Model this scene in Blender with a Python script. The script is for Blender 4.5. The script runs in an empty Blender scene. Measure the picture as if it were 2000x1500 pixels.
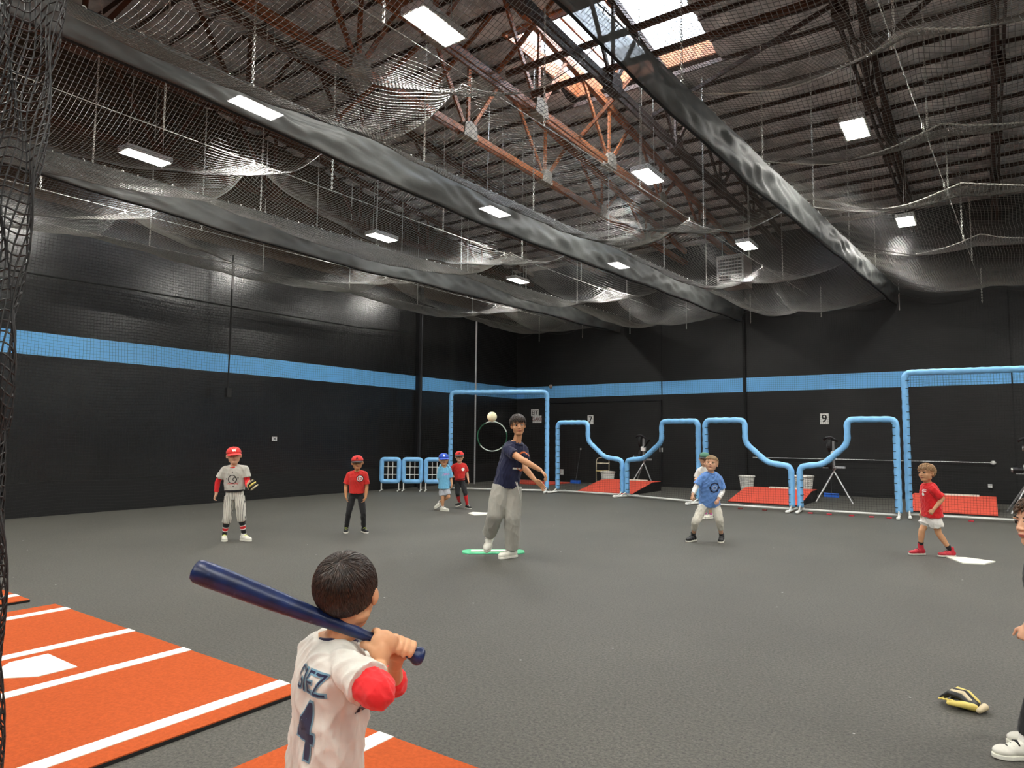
import bpy, bmesh, math, random
import numpy as np
from mathutils import Vector, Matrix, noise
from mathutils.bvhtree import BVHTree

random.seed(7)
rng = np.random.default_rng(7)
S = bpy.context.scene
COL = S.collection

# ------------------------------------------------------------------ camera
cam = bpy.data.cameras.new('camera')
cam.sensor_width = 36.0
cam.lens = 23.77
cam.clip_start = 0.05
cam.clip_end = 200
co = bpy.data.objects.new('camera', cam)
COL.objects.link(co)
_r = Vector((0.81909815, 0.57358612, 0.00878587))
_u = Vector((0.03844217, -0.07016492, 0.9967944))
_f = Vector((-0.57236389, 0.8161347, 0.07952185))
M = Matrix(((_r.x, _u.x, -_f.x, 0), (_r.y, _u.y, -_f.y, 0), (_r.z, _u.z, -_f.z, 1.48), (0, 0, 0, 1)))
co.matrix_world = M
S.camera = co

# ------------------------------------------------------------------ world, exposure, light levels
S.view_settings.view_transform = 'Standard'
S.view_settings.look = 'None'
S.view_settings.gamma = 1.0
S.view_settings.use_curve_mapping = False
S.view_settings.exposure = 1.75
LAMP = 74.0          # emission of the LED high bay lenses
SKY = 9.0            # overcast daylight above the skylight
w = bpy.data.worlds.new('overcast_sky')
S.world = w
w.use_nodes = True
w.node_tree.nodes['Background'].inputs[0].default_value = (0.86, 0.93, 1.0, 1)
w.node_tree.nodes['Background'].inputs[1].default_value = SKY
S.cycles.max_bounces = 6
S.cycles.diffuse_bounces = 3
S.cycles.glossy_bounces = 3
S.cycles.transparent_max_bounces = 12
S.cycles.sample_clamp_indirect = 4.0
S.cycles.use_denoising = True

# ------------------------------------------------------------------ materials
def srgb(r, g, b):
    f = lambda c: (c / 255 / 12.92) if c / 255 <= 0.04045 else ((c / 255 + 0.055) / 1.055) ** 2.4
    return (f(r), f(g), f(b), 1)

def mat(name, col, rough=0.7, metal=0.0, bump=0.0, bscale=60, bdist=0.01, var=0.0, vscale=8, spec=0.5, emit=None, aniso=None, sheen=0.0, sss=0.0):
    m = bpy.data.materials.new(name)
    m.use_nodes = True
    nt = m.node_tree
    N, L = nt.nodes, nt.links
    p = N['Principled BSDF']
    p.inputs['Roughness'].default_value = rough
    p.inputs['Metallic'].default_value = metal
    p.inputs['Specular IOR Level'].default_value = spec
    p.inputs['Base Color'].default_value = col
    if sheen:
        p.inputs['Sheen Weight'].default_value = sheen
    if sss:
        p.inputs['Subsurface Weight'].default_value = sss
        p.inputs['Subsurface Radius'].default_value = (0.02, 0.008, 0.004)
    tc = N.new('ShaderNodeTexCoord')
    mp = N.new('ShaderNodeMapping')
    if aniso:
        mp.inputs['Scale'].default_value = aniso
    L.new(tc.outputs['Object'], mp.inputs['Vector'])
    if var > 0:
        nz = N.new('ShaderNodeTexNoise')
        nz.inputs['Scale'].default_value = vscale
        nz.inputs['Detail'].default_value = 5
        L.new(mp.outputs[0], nz.inputs['Vector'])
        mr = N.new('ShaderNodeMapRange')
        mr.inputs[1].default_value = 0.3
        mr.inputs[2].default_value = 0.7
        mr.inputs[3].default_value = 1 - var
        mr.inputs[4].default_value = 1 + var
        L.new(nz.outputs['Fac'], mr.inputs[0])
        mx = N.new('ShaderNodeMix')
        mx.data_type = 'RGBA'
        mx.blend_type = 'MULTIPLY'
        mx.inputs[0].default_value = 1
        mx.inputs[6].default_value = col
        L.new(mr.outputs[0], mx.inputs[7])
        L.new(mx.outputs[2], p.inputs['Base Color'])
    if bump > 0:
        nz = N.new('ShaderNodeTexNoise')
        nz.inputs['Scale'].default_value = bscale
        nz.inputs['Detail'].default_value = 4
        L.new(mp.outputs[0], nz.inputs['Vector'])
        b = N.new('ShaderNodeBump')
        b.inputs['Strength'].default_value = bump
        b.inputs['Distance'].default_value = bdist
        L.new(nz.outputs['Fac'], b.inputs['Height'])
        L.new(b.outputs[0], p.inputs['Normal'])
    if emit:
        p.inputs['Emission Color'].default_value = emit[0]
        p.inputs['Emission Strength'].default_value = emit[1]
    return m

BLUE = srgb(122, 196, 254)
def wall_material(name, rough, bandlo, bandhi, coat):
    m = mat(name, srgb(33, 33, 34), rough, bump=0.25, bscale=1.1, bdist=0.03, spec=0.9 if rough < 0.4 else 0.4)
    nt = m.node_tree
    N, L = nt.nodes, nt.links
    p = N['Principled BSDF']
    g = N.new('ShaderNodeNewGeometry')
    sp = N.new('ShaderNodeSeparateXYZ')
    L.new(g.outputs['Position'], sp.inputs[0])
    a = N.new('ShaderNodeMath'); a.operation = 'GREATER_THAN'; a.inputs[1].default_value = bandlo
    b = N.new('ShaderNodeMath'); b.operation = 'LESS_THAN'; b.inputs[1].default_value = bandhi
    c = N.new('ShaderNodeMath'); c.operation = 'MULTIPLY'
    L.new(sp.outputs[2], a.inputs[0]); L.new(sp.outputs[2], b.inputs[0])
    L.new(a.outputs[0], c.inputs[0]); L.new(b.outputs[0], c.inputs[1])
    nz = N.new('ShaderNodeTexNoise'); nz.inputs['Scale'].default_value = 0.7; nz.inputs['Detail'].default_value = 6
    L.new(g.outputs['Position'], nz.inputs['Vector'])
    ramp = N.new('ShaderNodeValToRGB')
    ramp.color_ramp.elements[0].position = 0.3; ramp.color_ramp.elements[0].color = srgb(20, 20, 20)
    ramp.color_ramp.elements[1].position = 0.75; ramp.color_ramp.elements[1].color = srgb(34, 34, 33)
    L.new(nz.outputs['Fac'], ramp.inputs[0])
    mx = N.new('ShaderNodeMix'); mx.data_type = 'RGBA'
    L.new(c.outputs[0], mx.inputs[0]); L.new(ramp.outputs[0], mx.inputs[6]); mx.inputs[7].default_value = BLUE
    if coat > 0:
        # bare brownish board above the paint line
        h2 = N.new('ShaderNodeMath'); h2.operation = 'GREATER_THAN'; h2.inputs[1].default_value = 5.75
        L.new(sp.outputs[2], h2.inputs[0])
        m2 = N.new('ShaderNodeMix'); m2.data_type = 'RGBA'; L.new(h2.outputs[0], m2.inputs[0]); L.new(mx.outputs[2], m2.inputs[6]); m2.inputs[7].default_value = srgb(92, 78, 66)
        L.new(m2.outputs[2], p.inputs['Base Color'])
    else:
        L.new(mx.outputs[2], p.inputs['Base Color'])
    return m

MAT = {}
MAT['wall_gloss'] = wall_material('black_gloss_wall_paint', 0.26, 2.896, 3.312, 0.3)
MAT['wall'] = wall_material('black_wall_paint', 0.55, 2.896, 3.312, 0.0)

# turf floor
def turf():
    m = bpy.data.materials.new('charcoal_turf')
    m.use_nodes = True
    nt = m.node_tree; N, L = nt.nodes, nt.links
    p = N['Principled BSDF']; p.inputs['Roughness'].default_value = 0.62; p.inputs['Specular IOR Level'].default_value = 0.6; p.inputs['Sheen Weight'].default_value = 0.14; p.inputs['Sheen Roughness'].default_value = 0.3; p.inputs['Sheen Tint'].default_value = (1.0, 0.97, 0.86, 1)
    g = N.new('ShaderNodeNewGeometry')
    n1 = N.new('ShaderNodeTexNoise'); n1.inputs['Scale'].default_value = 58; n1.inputs['Detail'].default_value = 6; n1.inputs['Roughness'].default_value = 0.86
    n2 = N.new('ShaderNodeTexNoise'); n2.inputs['Scale'].default_value = 0.8; n2.inputs['Detail'].default_value = 6
    n3 = N.new('ShaderNodeTexVoronoi'); n3.inputs['Scale'].default_value = 3.2
    for n in (n1, n2, n3): L.new(g.outputs['Position'], n.inputs['Vector'])
    r1 = N.new('ShaderNodeValToRGB')
    r1.color_ramp.elements[0].position = 0.38; r1.color_ramp.elements[0].color = srgb(18, 18, 17)
    r1.color_ramp.elements[1].position = 0.64; r1.color_ramp.elements[1].color = srgb(104, 102, 93)
    L.new(n1.outputs['Fac'], r1.inputs[0])
    mr = N.new('ShaderNodeMapRange'); mr.inputs[1].default_value = 0.3; mr.inputs[2].default_value = 0.7; mr.inputs[3].default_value = 0.86; mr.inputs[4].default_value = 1.12
    L.new(n2.outputs['Fac'], mr.inputs[0])
    mx = N.new('ShaderNodeMix'); mx.data_type = 'RGBA'; mx.blend_type = 'MULTIPLY'; mx.inputs[0].default_value = 1
    L.new(r1.outputs[0], mx.inputs[6]); L.new(mr.outputs[0], mx.inputs[7])
    lt = N.new('ShaderNodeMath'); lt.operation = 'LESS_THAN'; lt.inputs[1].default_value = 0.028
    L.new(n3.outputs['Distance'], lt.inputs[0])
    mx2 = N.new('ShaderNodeMix'); mx2.data_type = 'RGBA'; mx2.inputs[7].default_value = srgb(200, 200, 195)
    L.new(lt.outputs[0], mx2.inputs[0]); L.new(mx.outputs[2], mx2.inputs[6])
    L.new(mx2.outputs[2], p.inputs['Base Color'])
    b = N.new('ShaderNodeBump'); b.inputs['Strength'].default_value = 0.8; b.inputs['Distance'].default_value = 0.005
    L.new(n1.outputs['Fac'], b.inputs['Height']); L.new(b.outputs[0], p.inputs['Normal'])
    return m
MAT['turf'] = turf()
MAT['orange_turf'] = mat('orange_turf', srgb(186, 86, 44), 0.95, bump=0.9, bscale=320, bdist=0.004, var=0.13, vscale=55, spec=0.15)
MAT['white_turf'] = mat('white_turf_line', srgb(244, 244, 238), 0.9, bump=0.5, bscale=300, bdist=0.003)
MAT['plate'] = mat('home_plate_rubber', srgb(238, 238, 224), 0.6)
MAT['plate_green'] = mat('green_pitching_mat', srgb(92, 190, 140), 0.7, bump=0.3, bscale=200, bdist=0.002)
MAT['black_rubber'] = mat('black_rubber', srgb(22, 22, 22), 0.8)
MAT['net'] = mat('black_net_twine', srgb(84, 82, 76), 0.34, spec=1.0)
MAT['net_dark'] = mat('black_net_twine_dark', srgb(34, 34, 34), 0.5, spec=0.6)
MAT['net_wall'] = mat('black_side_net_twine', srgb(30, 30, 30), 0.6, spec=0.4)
MAT['seam_rope_lit'] = mat('lit_seam_rope', srgb(190, 188, 178), 0.5, spec=0.8)  # right bay ropes only: the light falling on them is painted into the colour
MAT['chain'] = mat('zinc_chain', srgb(225, 225, 218), 0.35, metal=0.6)
MAT['cable'] = mat('steel_cable', srgb(200, 200, 192), 0.4, metal=0.5)
MAT['foil'] = mat('roof_foil_insulation', srgb(214, 208, 204), 0.45, metal=0.2, bump=1.0, bscale=5.0, bdist=0.10, var=0.4, vscale=2.2)
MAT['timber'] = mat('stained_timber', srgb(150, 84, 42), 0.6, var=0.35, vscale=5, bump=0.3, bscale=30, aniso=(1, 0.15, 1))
MAT['timber_mid'] = mat('shaded_brown_timber', srgb(92, 56, 36), 0.65, var=0.3, vscale=5)  # dimmer copy of the timber; the left roof's gloom is put into its colour
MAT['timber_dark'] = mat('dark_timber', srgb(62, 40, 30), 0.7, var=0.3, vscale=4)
MAT['gusset'] = mat('pale_gusset_plate', srgb(150, 138, 122), 0.7, var=0.3, vscale=9)
MAT['steel_white'] = mat('white_enamel', srgb(225, 225, 222), 0.4)
MAT['pvc'] = mat('white_pipe', srgb(226, 226, 220), 0.45)
MAT['pad'] = mat('light_blue_vinyl_padding', srgb(132, 194, 244), 0.42, bump=0.5, bscale=22, bdist=0.012, var=0.08, vscale=9)
MAT['skin_light'] = mat('fair_skin', srgb(222, 172, 140), 0.55, sss=0.08, var=0.05, vscale=20)
MAT['skin_mid'] = mat('medium_skin', srgb(212, 158, 118), 0.55, sss=0.08, var=0.05, vscale=20)
MAT['skin_tan'] = mat('tan_skin', srgb(206, 148, 104), 0.55, sss=0.08, var=0.05, vscale=20)
MAT['lip'] = mat('lips', srgb(184, 104, 90), 0.5)
MAT['eye'] = mat('eye_white', srgb(225, 220, 212), 0.3)
MAT['iris'] = mat('dark_iris', srgb(30, 20, 15), 0.25)
MAT['brow'] = mat('brow_hair', srgb(58, 40, 28), 0.8)
MAT['nail'] = mat('finger_nail', srgb(236, 180, 158), 0.35)
def cloth(n, c, v=0.05, rough=0.85): return mat(n, srgb(*c), rough, var=v, vscale=14, bump=0.25, bscale=260, bdist=0.0015, sheen=0.15)
for n, c in dict(cream=(212, 209, 200), grey_shirt=(188, 186, 176), red=(206, 40, 34), red_bright=(222, 30, 36), navy=(26, 32, 66), black=(22, 22, 25),
                 sky=(116, 186, 222), blue=(104, 148, 214), white=(232, 230, 224), pants_grey=(166, 164, 154), pants_cream=(206, 202, 188), greyshorts=(170, 172, 178), charcoal=(62, 62, 66),
                 maroon=(120, 34, 60), green=(70, 116, 92), pink=(232, 120, 190), orange=(226, 110, 50), royal=(36, 78, 180), teal=(110, 150, 170)).items():
    MAT['c_' + n] = cloth(n + '_fabric', c)
MAT['volt'] = mat('yellow_green_laces', srgb(204, 226, 60), 0.6)
MAT['shoe_white'] = mat('white_shoe_leather', srgb(228, 226, 214), 0.45, var=0.06, vscale=30)
MAT['shoe_black'] = mat('black_shoe_leather', srgb(28, 28, 30), 0.5)
MAT['shoe_red'] = mat('red_shoe_leather', srgb(196, 44, 60), 0.45)
MAT['bat'] = mat('dark_blue_scuffed_bat', srgb(20, 36, 78), 0.34, var=0.45, vscale=22, bump=0.6, bscale=18, bdist=0.004)
def bat_paint():
    m = MAT['bat']; nt = m.node_tree; N, L = nt.nodes, nt.links; p = N['Principled BSDF']
    src = p.inputs['Base Color'].links[0].from_socket
    g = N.new('ShaderNodeTexCoord'); z = N.new('ShaderNodeTexNoise'); z.inputs['Scale'].default_value = 38; z.inputs['Detail'].default_value = 8; z.inputs['Roughness'].default_value = 0.7
    L.new(g.outputs['Object'], z.inputs['Vector'])
    r = N.new('ShaderNodeMapRange'); r.inputs[1].default_value = 0.60; r.inputs[2].default_value = 0.72; r.inputs[4].default_value = 0.55; L.new(z.outputs['Fac'], r.inputs[0])
    x = N.new('ShaderNodeMix'); x.data_type = 'RGBA'; L.new(r.outputs[0], x.inputs[0]); L.new(src, x.inputs[6]); x.inputs[7].default_value = srgb(104, 126, 170)
    L.new(x.outputs[2], p.inputs['Base Color'])
bat_paint()
MAT['ball'] = mat('cream_ball', srgb(246, 244, 206), 0.6)
MAT['glove_black'] = mat('black_glove_leather', srgb(20, 19, 20), 0.45)
MAT['glove_tan'] = mat('tan_glove_leather', srgb(226, 204, 110), 0.5)
MAT['glove_cream'] = mat('cream_glove_leather', srgb(212, 196, 160), 0.5)
MAT['paper'] = mat('white_paper', srgb(235, 235, 230), 0.8)
MAT['ink'] = mat('black_ink', srgb(15, 15, 15), 0.8)
MAT['ink_red'] = mat('red_ink', srgb(120, 40, 34), 0.8)
MAT['red_turf'] = mat('red_mound_turf', srgb(206, 78, 58), 0.95, bump=0.6, bscale=250, bdist=0.004, var=0.1, vscale=40)
MAT['basket'] = mat('white_plastic_basket', srgb(232, 230, 222), 0.5)
MAT['beige_metal'] = mat('beige_metal', srgb(190, 178, 150), 0.4, metal=0.2)
MAT['tan_vinyl'] = mat('tan_vinyl', srgb(190, 168, 112), 0.5)
MAT['blue_plastic'] = mat('blue_plastic', srgb(40, 100, 200), 0.45)
MAT['dark_metal'] = mat('dark_metal', srgb(50, 50, 52), 0.4, metal=0.6)
MAT['alu'] = mat('aluminium', srgb(200, 200, 200), 0.35, metal=0.7)
MAT['hoop_green'] = mat('green_hoop_plastic', srgb(38, 96, 66), 0.4)
MAT['hoop_white'] = mat('white_hoop_plastic', srgb(215, 225, 215), 0.4)
MAT['heater'] = mat('heater_enamel', srgb(164, 148, 140), 0.5)
MAT['lamp'] = mat('led_lens', (1, 1, 1, 1), 0.5, emit=((1.0, 0.97, 0.90, 1), LAMP))

# windscreen fabric of the curtains: an open weave, part of the light passes
def screen_fabric():
    m = mat('black_mesh_windscreen', srgb(84, 86, 85), 0.62, bump=0.7, bscale=3.0, bdist=0.05, var=0.3, vscale=3.0, spec=0.6, aniso=(1, 0.6, 1))
    nt = m.node_tree; N, L = nt.nodes, nt.links
    p = N['Principled BSDF']; out = N['Material Output']
    t = N.new('ShaderNodeBsdfTransparent'); x = N.new('ShaderNodeMixShader'); x.inputs[0].default_value = 0.80
    L.new(t.outputs[0], x.inputs[1]); L.new(p.outputs[0], x.inputs[2]); L.new(x.outputs[0], out.inputs[0])
    return m
MAT['windscreen'] = screen_fabric()
def glazing():
    m = bpy.data.materials.new('skylight_glazing'); m.use_nodes = True
    nt = m.node_tree; N, L = nt.nodes, nt.links
    for n in list(N):
        if n.type != 'OUTPUT_MATERIAL': N.remove(n)
    t = N.new('ShaderNodeBsdfTransparent'); t.inputs[0].default_value = (0.85, 0.9, 0.95, 1)
    d = N.new('ShaderNodeBsdfTranslucent'); x = N.new('ShaderNodeMixShader'); x.inputs[0].default_value = 0.4
    L.new(t.outputs[0], x.inputs[1]); L.new(d.outputs[0], x.inputs[2]); L.new(x.outputs[0], N['Material Output'].inputs[0])
    return m
MAT['glazing'] = glazing()
def hairmat(n, c1, c2):
    m = mat(n, srgb(*c1), 0.42, spec=0.5)
    nt = m.node_tree; N, L = nt.nodes, nt.links
    oi = N.new('ShaderNodeTexNoise'); oi.inputs['Scale'].default_value = 90
    tc = N.new('ShaderNodeTexCoord'); L.new(tc.outputs['Object'], oi.inputs['Vector'])
    r = N.new('ShaderNodeValToRGB'); r.color_ramp.elements[0].position = 0.35; r.color_ramp.elements[1].position = 0.68
    r.color_ramp.elements[0].color = srgb(*c1); r.color_ramp.elements[1].color = srgb(*c2)
    L.new(oi.outputs['Fac'], r.inputs[0]); L.new(r.outputs[0], N['Principled BSDF'].inputs['Base Color'])
    return m
MAT['h_dark'] = hairmat('dark_brown_hair', (22, 15, 11), (58, 42, 32))
MAT['h_black'] = hairmat('black_hair', (14, 12, 11), (50, 44, 38))
MAT['h_brown'] = hairmat('brown_hair', (40, 28, 20), (92, 68, 48))
MAT['h_blond'] = hairmat('dark_blond_hair', (112, 84, 52), (176, 146, 98))
MAT['h_light'] = hairmat('light_brown_hair', (104, 74, 46), (190, 150, 104))
def pinstripe():
    m = cloth('pinstripe_fabric', (214, 210, 198))
    nt = m.node_tree; N, L = nt.nodes, nt.links
    g = N.new('ShaderNodeNewGeometry'); dp = N.new('ShaderNodeVectorMath'); dp.operation = 'DOT_PRODUCT'
    dp.inputs[1].default_value = (0.82, 0.57, 0)
    L.new(g.outputs['Position'], dp.inputs[0])
    mm = N.new('ShaderNodeMath'); mm.operation = 'MULTIPLY'; mm.inputs[1].default_value = 1 / 0.024
    fr = N.new('ShaderNodeMath'); fr.operation = 'FRACT'; lt = N.new('ShaderNodeMath'); lt.operation = 'LESS_THAN'; lt.inputs[1].default_value = 0.2
    L.new(dp.outputs['Value'], mm.inputs[0]); L.new(mm.outputs[0], fr.inputs[0]); L.new(fr.outputs[0], lt.inputs[0])
    mx = N.new('ShaderNodeMix'); mx.data_type = 'RGBA'; mx.inputs[6].default_value = srgb(214, 210, 198); mx.inputs[7].default_value = srgb(96, 94, 90)
    L.new(lt.outputs[0], mx.inputs[0]); L.new(mx.outputs[2], N['Principled BSDF'].inputs['Base Color'])
    return m
MAT['c_pin'] = pinstripe()

# ------------------------------------------------------------------ mesh helpers
class MB:
    def __init__(s):
        s.v = []; s.f = []; s.mi = []; s.n = 0
    def add(s, v, f, mi=0):
        v = np.asarray(v, dtype=np.float64).reshape(-1, 3)
        s.v.append(v)
        for q in f: s.f.append(tuple(int(i) + s.n for i in q)); s.mi.append(mi)
        s.n += len(v)
        return s
    def box(s, c, d, R=None, mi=0):
        h = np.array(d) / 2
        p = np.array([[x, y, z] for x in (-1, 1) for y in (-1, 1) for z in (-1, 1)]) * h
        if R is not None: p = p @ np.asarray(R).T
        return s.add(p + np.array(c), [(0, 1, 3, 2), (4, 6, 7, 5), (0, 4, 5, 1), (2, 3, 7, 6), (0, 2, 6, 4), (1, 5, 7, 3)], mi)
    def beam(s, a, b, wdt, h, mi=0, up=(0, 0, 1)):
        a = np.array(a, float); b = np.array(b, float); d = b - a; L = np.linalg.norm(d); d /= L
        u = np.array(up, float); x = np.cross(d, u)
        if np.linalg.norm(x) < 1e-4: x = np.cross(d, (1, 0, 0))
        x /= np.linalg.norm(x); z = np.cross(x, d)
        return s.box((a + b) / 2, (wdt, L, h), np.stack([x, d, z], 1), mi)
    def rings(s, R, capa=True, capb=True, mi=0, close=True, mis=None):
        R = [np.asarray(r, float) for r in R]; k = len(R[0]); f = []; ms = []
        for i in range(len(R) - 1):
            for j in range(k if close else k - 1):
                f.append((i * k + j, i * k + (j + 1) % k, (i + 1) * k + (j + 1) % k, (i + 1) * k + j)); ms.append(mis[i] if mis else mi)
        if capa: f.append(tuple(range(k - 1, -1, -1))); ms.append(mis[0] if mis else mi)
        if capb: f.append(tuple((len(R) - 1) * k + j for j in range(k))); ms.append(mis[-1] if mis else mi)
        v = np.concatenate(R); s.v.append(v)
        for q, m_ in zip(f, ms): s.f.append(tuple(i + s.n for i in q)); s.mi.append(m_)
        s.n += len(v)
        return s
    def tube(s, P, rad, k=8, caps=True, round_=False, flat=1.0, fdir=None, mi=0, mis=None):
        P = [np.array(p, float) for p in P]
        if np.isscalar(rad): rad = [rad] * len(P)
        rad = list(rad)
        if round_:
            a = P[0] - P[1]; a /= (np.linalg.norm(a) + 1e-9); b = P[-1] - P[-2]; b /= (np.linalg.norm(b) + 1e-9)
            ra, rb = rad[0], rad[-1]
            P = [P[0] + a * ra * .98, P[0] + a * ra * .85, P[0] + a * ra * .5] + P + [P[-1] + b * rb * .5, P[-1] + b * rb * .85, P[-1] + b * rb * .98]
            rad = [ra * .2, ra * .53, ra * .87] + rad + [rb * .87, rb * .53, rb * .2]
        n = len(P); T = []
        for i in range(n):
            t = P[min(i + 1, n - 1)] - P[max(i - 1, 0)]; T.append(t / (np.linalg.norm(t) + 1e-9))
        x = np.cross(T[0], fdir if fdir is not None else (0, 0, 1.0))
        if np.linalg.norm(x) < 1e-3: x = np.cross(T[0], (0, 1.0, 0))
        x /= np.linalg.norm(x); R = []
        a = np.arange(k) * 2 * math.pi / k
        for i in range(n):
            x = x - T[i] * (x @ T[i]); x /= np.linalg.norm(x); y = np.cross(T[i], x)
            if fdir is not None:
                x2 = np.cross(T[i], fdir)
                if np.linalg.norm(x2) > .1: x = x2 / np.linalg.norm(x2); y = np.cross(T[i], x)
            R.append(P[i] + rad[i] * (np.cos(a)[:, None] * x + flat * np.sin(a)[:, None] * y))
        return s.rings(R, caps, caps, mi, mis=mis)
    def ell(s, c, r, A=None, nu=14, nv=9, mi=0):
        A = np.eye(3) if A is None else np.asarray(A)
        v = []; f = []
        for i in range(nv + 1):
            t = math.pi * i / nv
            for j in range(nu):
                p = 2 * math.pi * j / nu
                v.append((math.sin(t) * math.cos(p), math.sin(t) * math.sin(p), math.cos(t)))
        v = np.array(v) * np.array(r)
        v = v @ A.T + np.array(c)
        for i in range(nv):
            for j in range(nu): f.append((i * nu + j, (i + 1) * nu + j, (i + 1) * nu + (j + 1) % nu, i * nu + (j + 1) % nu))
        return s.add(v, f, mi)
    def prism(s, poly, n, th, mi=0):
        P = np.array(poly, float); n = np.array(n, float) * th; k = len(P)
        return s.rings([P, P + n], True, True, mi)
    def grid(s, P, mi=0):
        P = np.asarray(P); a, b = P.shape[:2]
        f = [(i * b + j, i * b + j + 1, (i + 1) * b + j + 1, (i + 1) * b + j) for i in range(a - 1) for j in range(b - 1)]
        return s.add(P.reshape(-1, 3), f, mi)
    def mesh(s, name):
        me = bpy.data.meshes.new(name)
        V = np.concatenate(s.v)
        me.from_pydata(V.tolist(), [], s.f)
        me.polygons.foreach_set('material_index', s.mi)
        me.update()
        return me

def root_loc(o):
    while o is not None and o.parent is not None: o = o.parent
    return np.array(o.location) if o is not None else np.zeros(3)

def shift(me, d):
    n = len(me.vertices); a = np.empty(n * 3); me.vertices.foreach_get('co', a)
    a = a.reshape(-1, 3) - np.array(d); me.vertices.foreach_set('co', a.ravel()); me.update()

def recalc(me):
    bm = bmesh.new(); bm.from_mesh(me); bmesh.ops.recalc_face_normals(bm, faces=bm.faces); bm.to_mesh(me); bm.free()

def obj(name, mb, mats, parent=None, smooth=False, loc=None, norm=True, label=None, bevel=0):
    me = mb.mesh(name) if isinstance(mb, MB) else mb
    me.name = name
    if norm and isinstance(mb, MB) and len(me.polygons) < 60000: recalc(me)
    for m in (mats if isinstance(mats, (list, tuple)) else [mats]): me.materials.append(MAT[m])
    o = bpy.data.objects.new(name, me)
    COL.objects.link(o)
    if parent is not None:
        o.parent = parent; shift(me, root_loc(parent))
    else:
        if loc is None:
            n = len(me.vertices); a = np.empty(n * 3); me.vertices.foreach_get('co', a); a = a.reshape(-1, 3)
            loc = ((a[:, 0].min() + a[:, 0].max()) / 2, (a[:, 1].min() + a[:, 1].max()) / 2, a[:, 2].min())
        o.location = loc; shift(me, loc)
    if smooth: me.polygons.foreach_set('use_smooth', [True] * len(me.polygons))
    if bevel:
        b = o.modifiers.new('bevel', 'BEVEL'); b.width = bevel; b.segments = 2; b.limit_method = 'ANGLE'
    if label: o['label'] = label
    return o

def empty(name, loc, label, cat, group=None):
    o = bpy.data.objects.new(name, None); o.location = loc; o.empty_display_size = 0.1
    COL.objects.link(o); o['label'] = label; o['category'] = cat
    if group: o['group'] = group
    return o

def tag(o, label, cat, group=None, kind=None):
    o['label'] = label; o['category'] = cat
    if group: o['group'] = group
    if kind: o['kind'] = kind
    return o

def struct(o, label=None, cat=None):
    o['kind'] = 'structure'
    if label: o['label'] = label
    if cat: o['category'] = cat
    return o

def dup(root, loc, label=None, rotz=0):
    r = root.copy(); COL.objects.link(r); r.location = loc; r.rotation_euler = (0, 0, rotz)
    if label: r['label'] = label
    for ch in list(root.children):
        c = ch.copy(); COL.objects.link(c); c.parent = r
        for g in list(ch.children):
            d = g.copy(); COL.objects.link(d); d.parent = c
    return r

def fused(mb, voxel, smooth=6, fac=0.5, disp=None):
    """one continuous skin round overlapping closed shapes"""
    me = mb.mesh('tmp'); recalc(me)
    o = bpy.data.objects.new('tmp', me); COL.objects.link(o)
    r = o.modifiers.new('r', 'REMESH'); r.mode = 'VOXEL'; r.voxel_size = voxel; r.use_smooth_shade = True
    if smooth:
        q = o.modifiers.new('s', 'SMOOTH'); q.iterations = smooth; q.factor = fac
    dg = bpy.context.evaluated_depsgraph_get(); dg.update()
    out = bpy.data.meshes.new_from_object(o.evaluated_get(dg))
    bpy.data.objects.remove(o); bpy.data.meshes.remove(me)
    out.materials.clear()
    if disp is not None:
        n = len(out.vertices); c = np.empty(n * 3); out.vertices.foreach_get('co', c); c = c.reshape(-1, 3)
        nn = np.empty(n * 3); out.vertex_normals.foreach_get('vector', nn); nn = nn.reshape(-1, 3)
        c = c + nn * disp(c)[:, None]; out.vertices.foreach_set('co', c.ravel())
    out.polygons.foreach_set('material_index', [0] * len(out.polygons))
    out.polygons.foreach_set('use_smooth', [True] * len(out.polygons)); out.update()
    return out

def folds(amp, seed=0, sc=1.0, zs=1.0):
    r = np.random.default_rng(seed); K = r.normal(size=(7, 3)); K /= np.linalg.norm(K, axis=1)[:, None]
    K *= (r.uniform(38, 105, 7) * sc)[:, None]; K[:, 2] *= zs; ph = r.uniform(0, 6.28, 7)
    W = r.normal(size=(3, 3)) * 9
    def f(c):
        c2 = c + 0.018 * np.sin(c @ W * 1.4)
        a = np.sin(c2 @ K.T + ph)
        return amp * ((1 - np.abs(a)) ** 1.6 - 0.38).mean(axis=1) * 2.4
    return f

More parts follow.
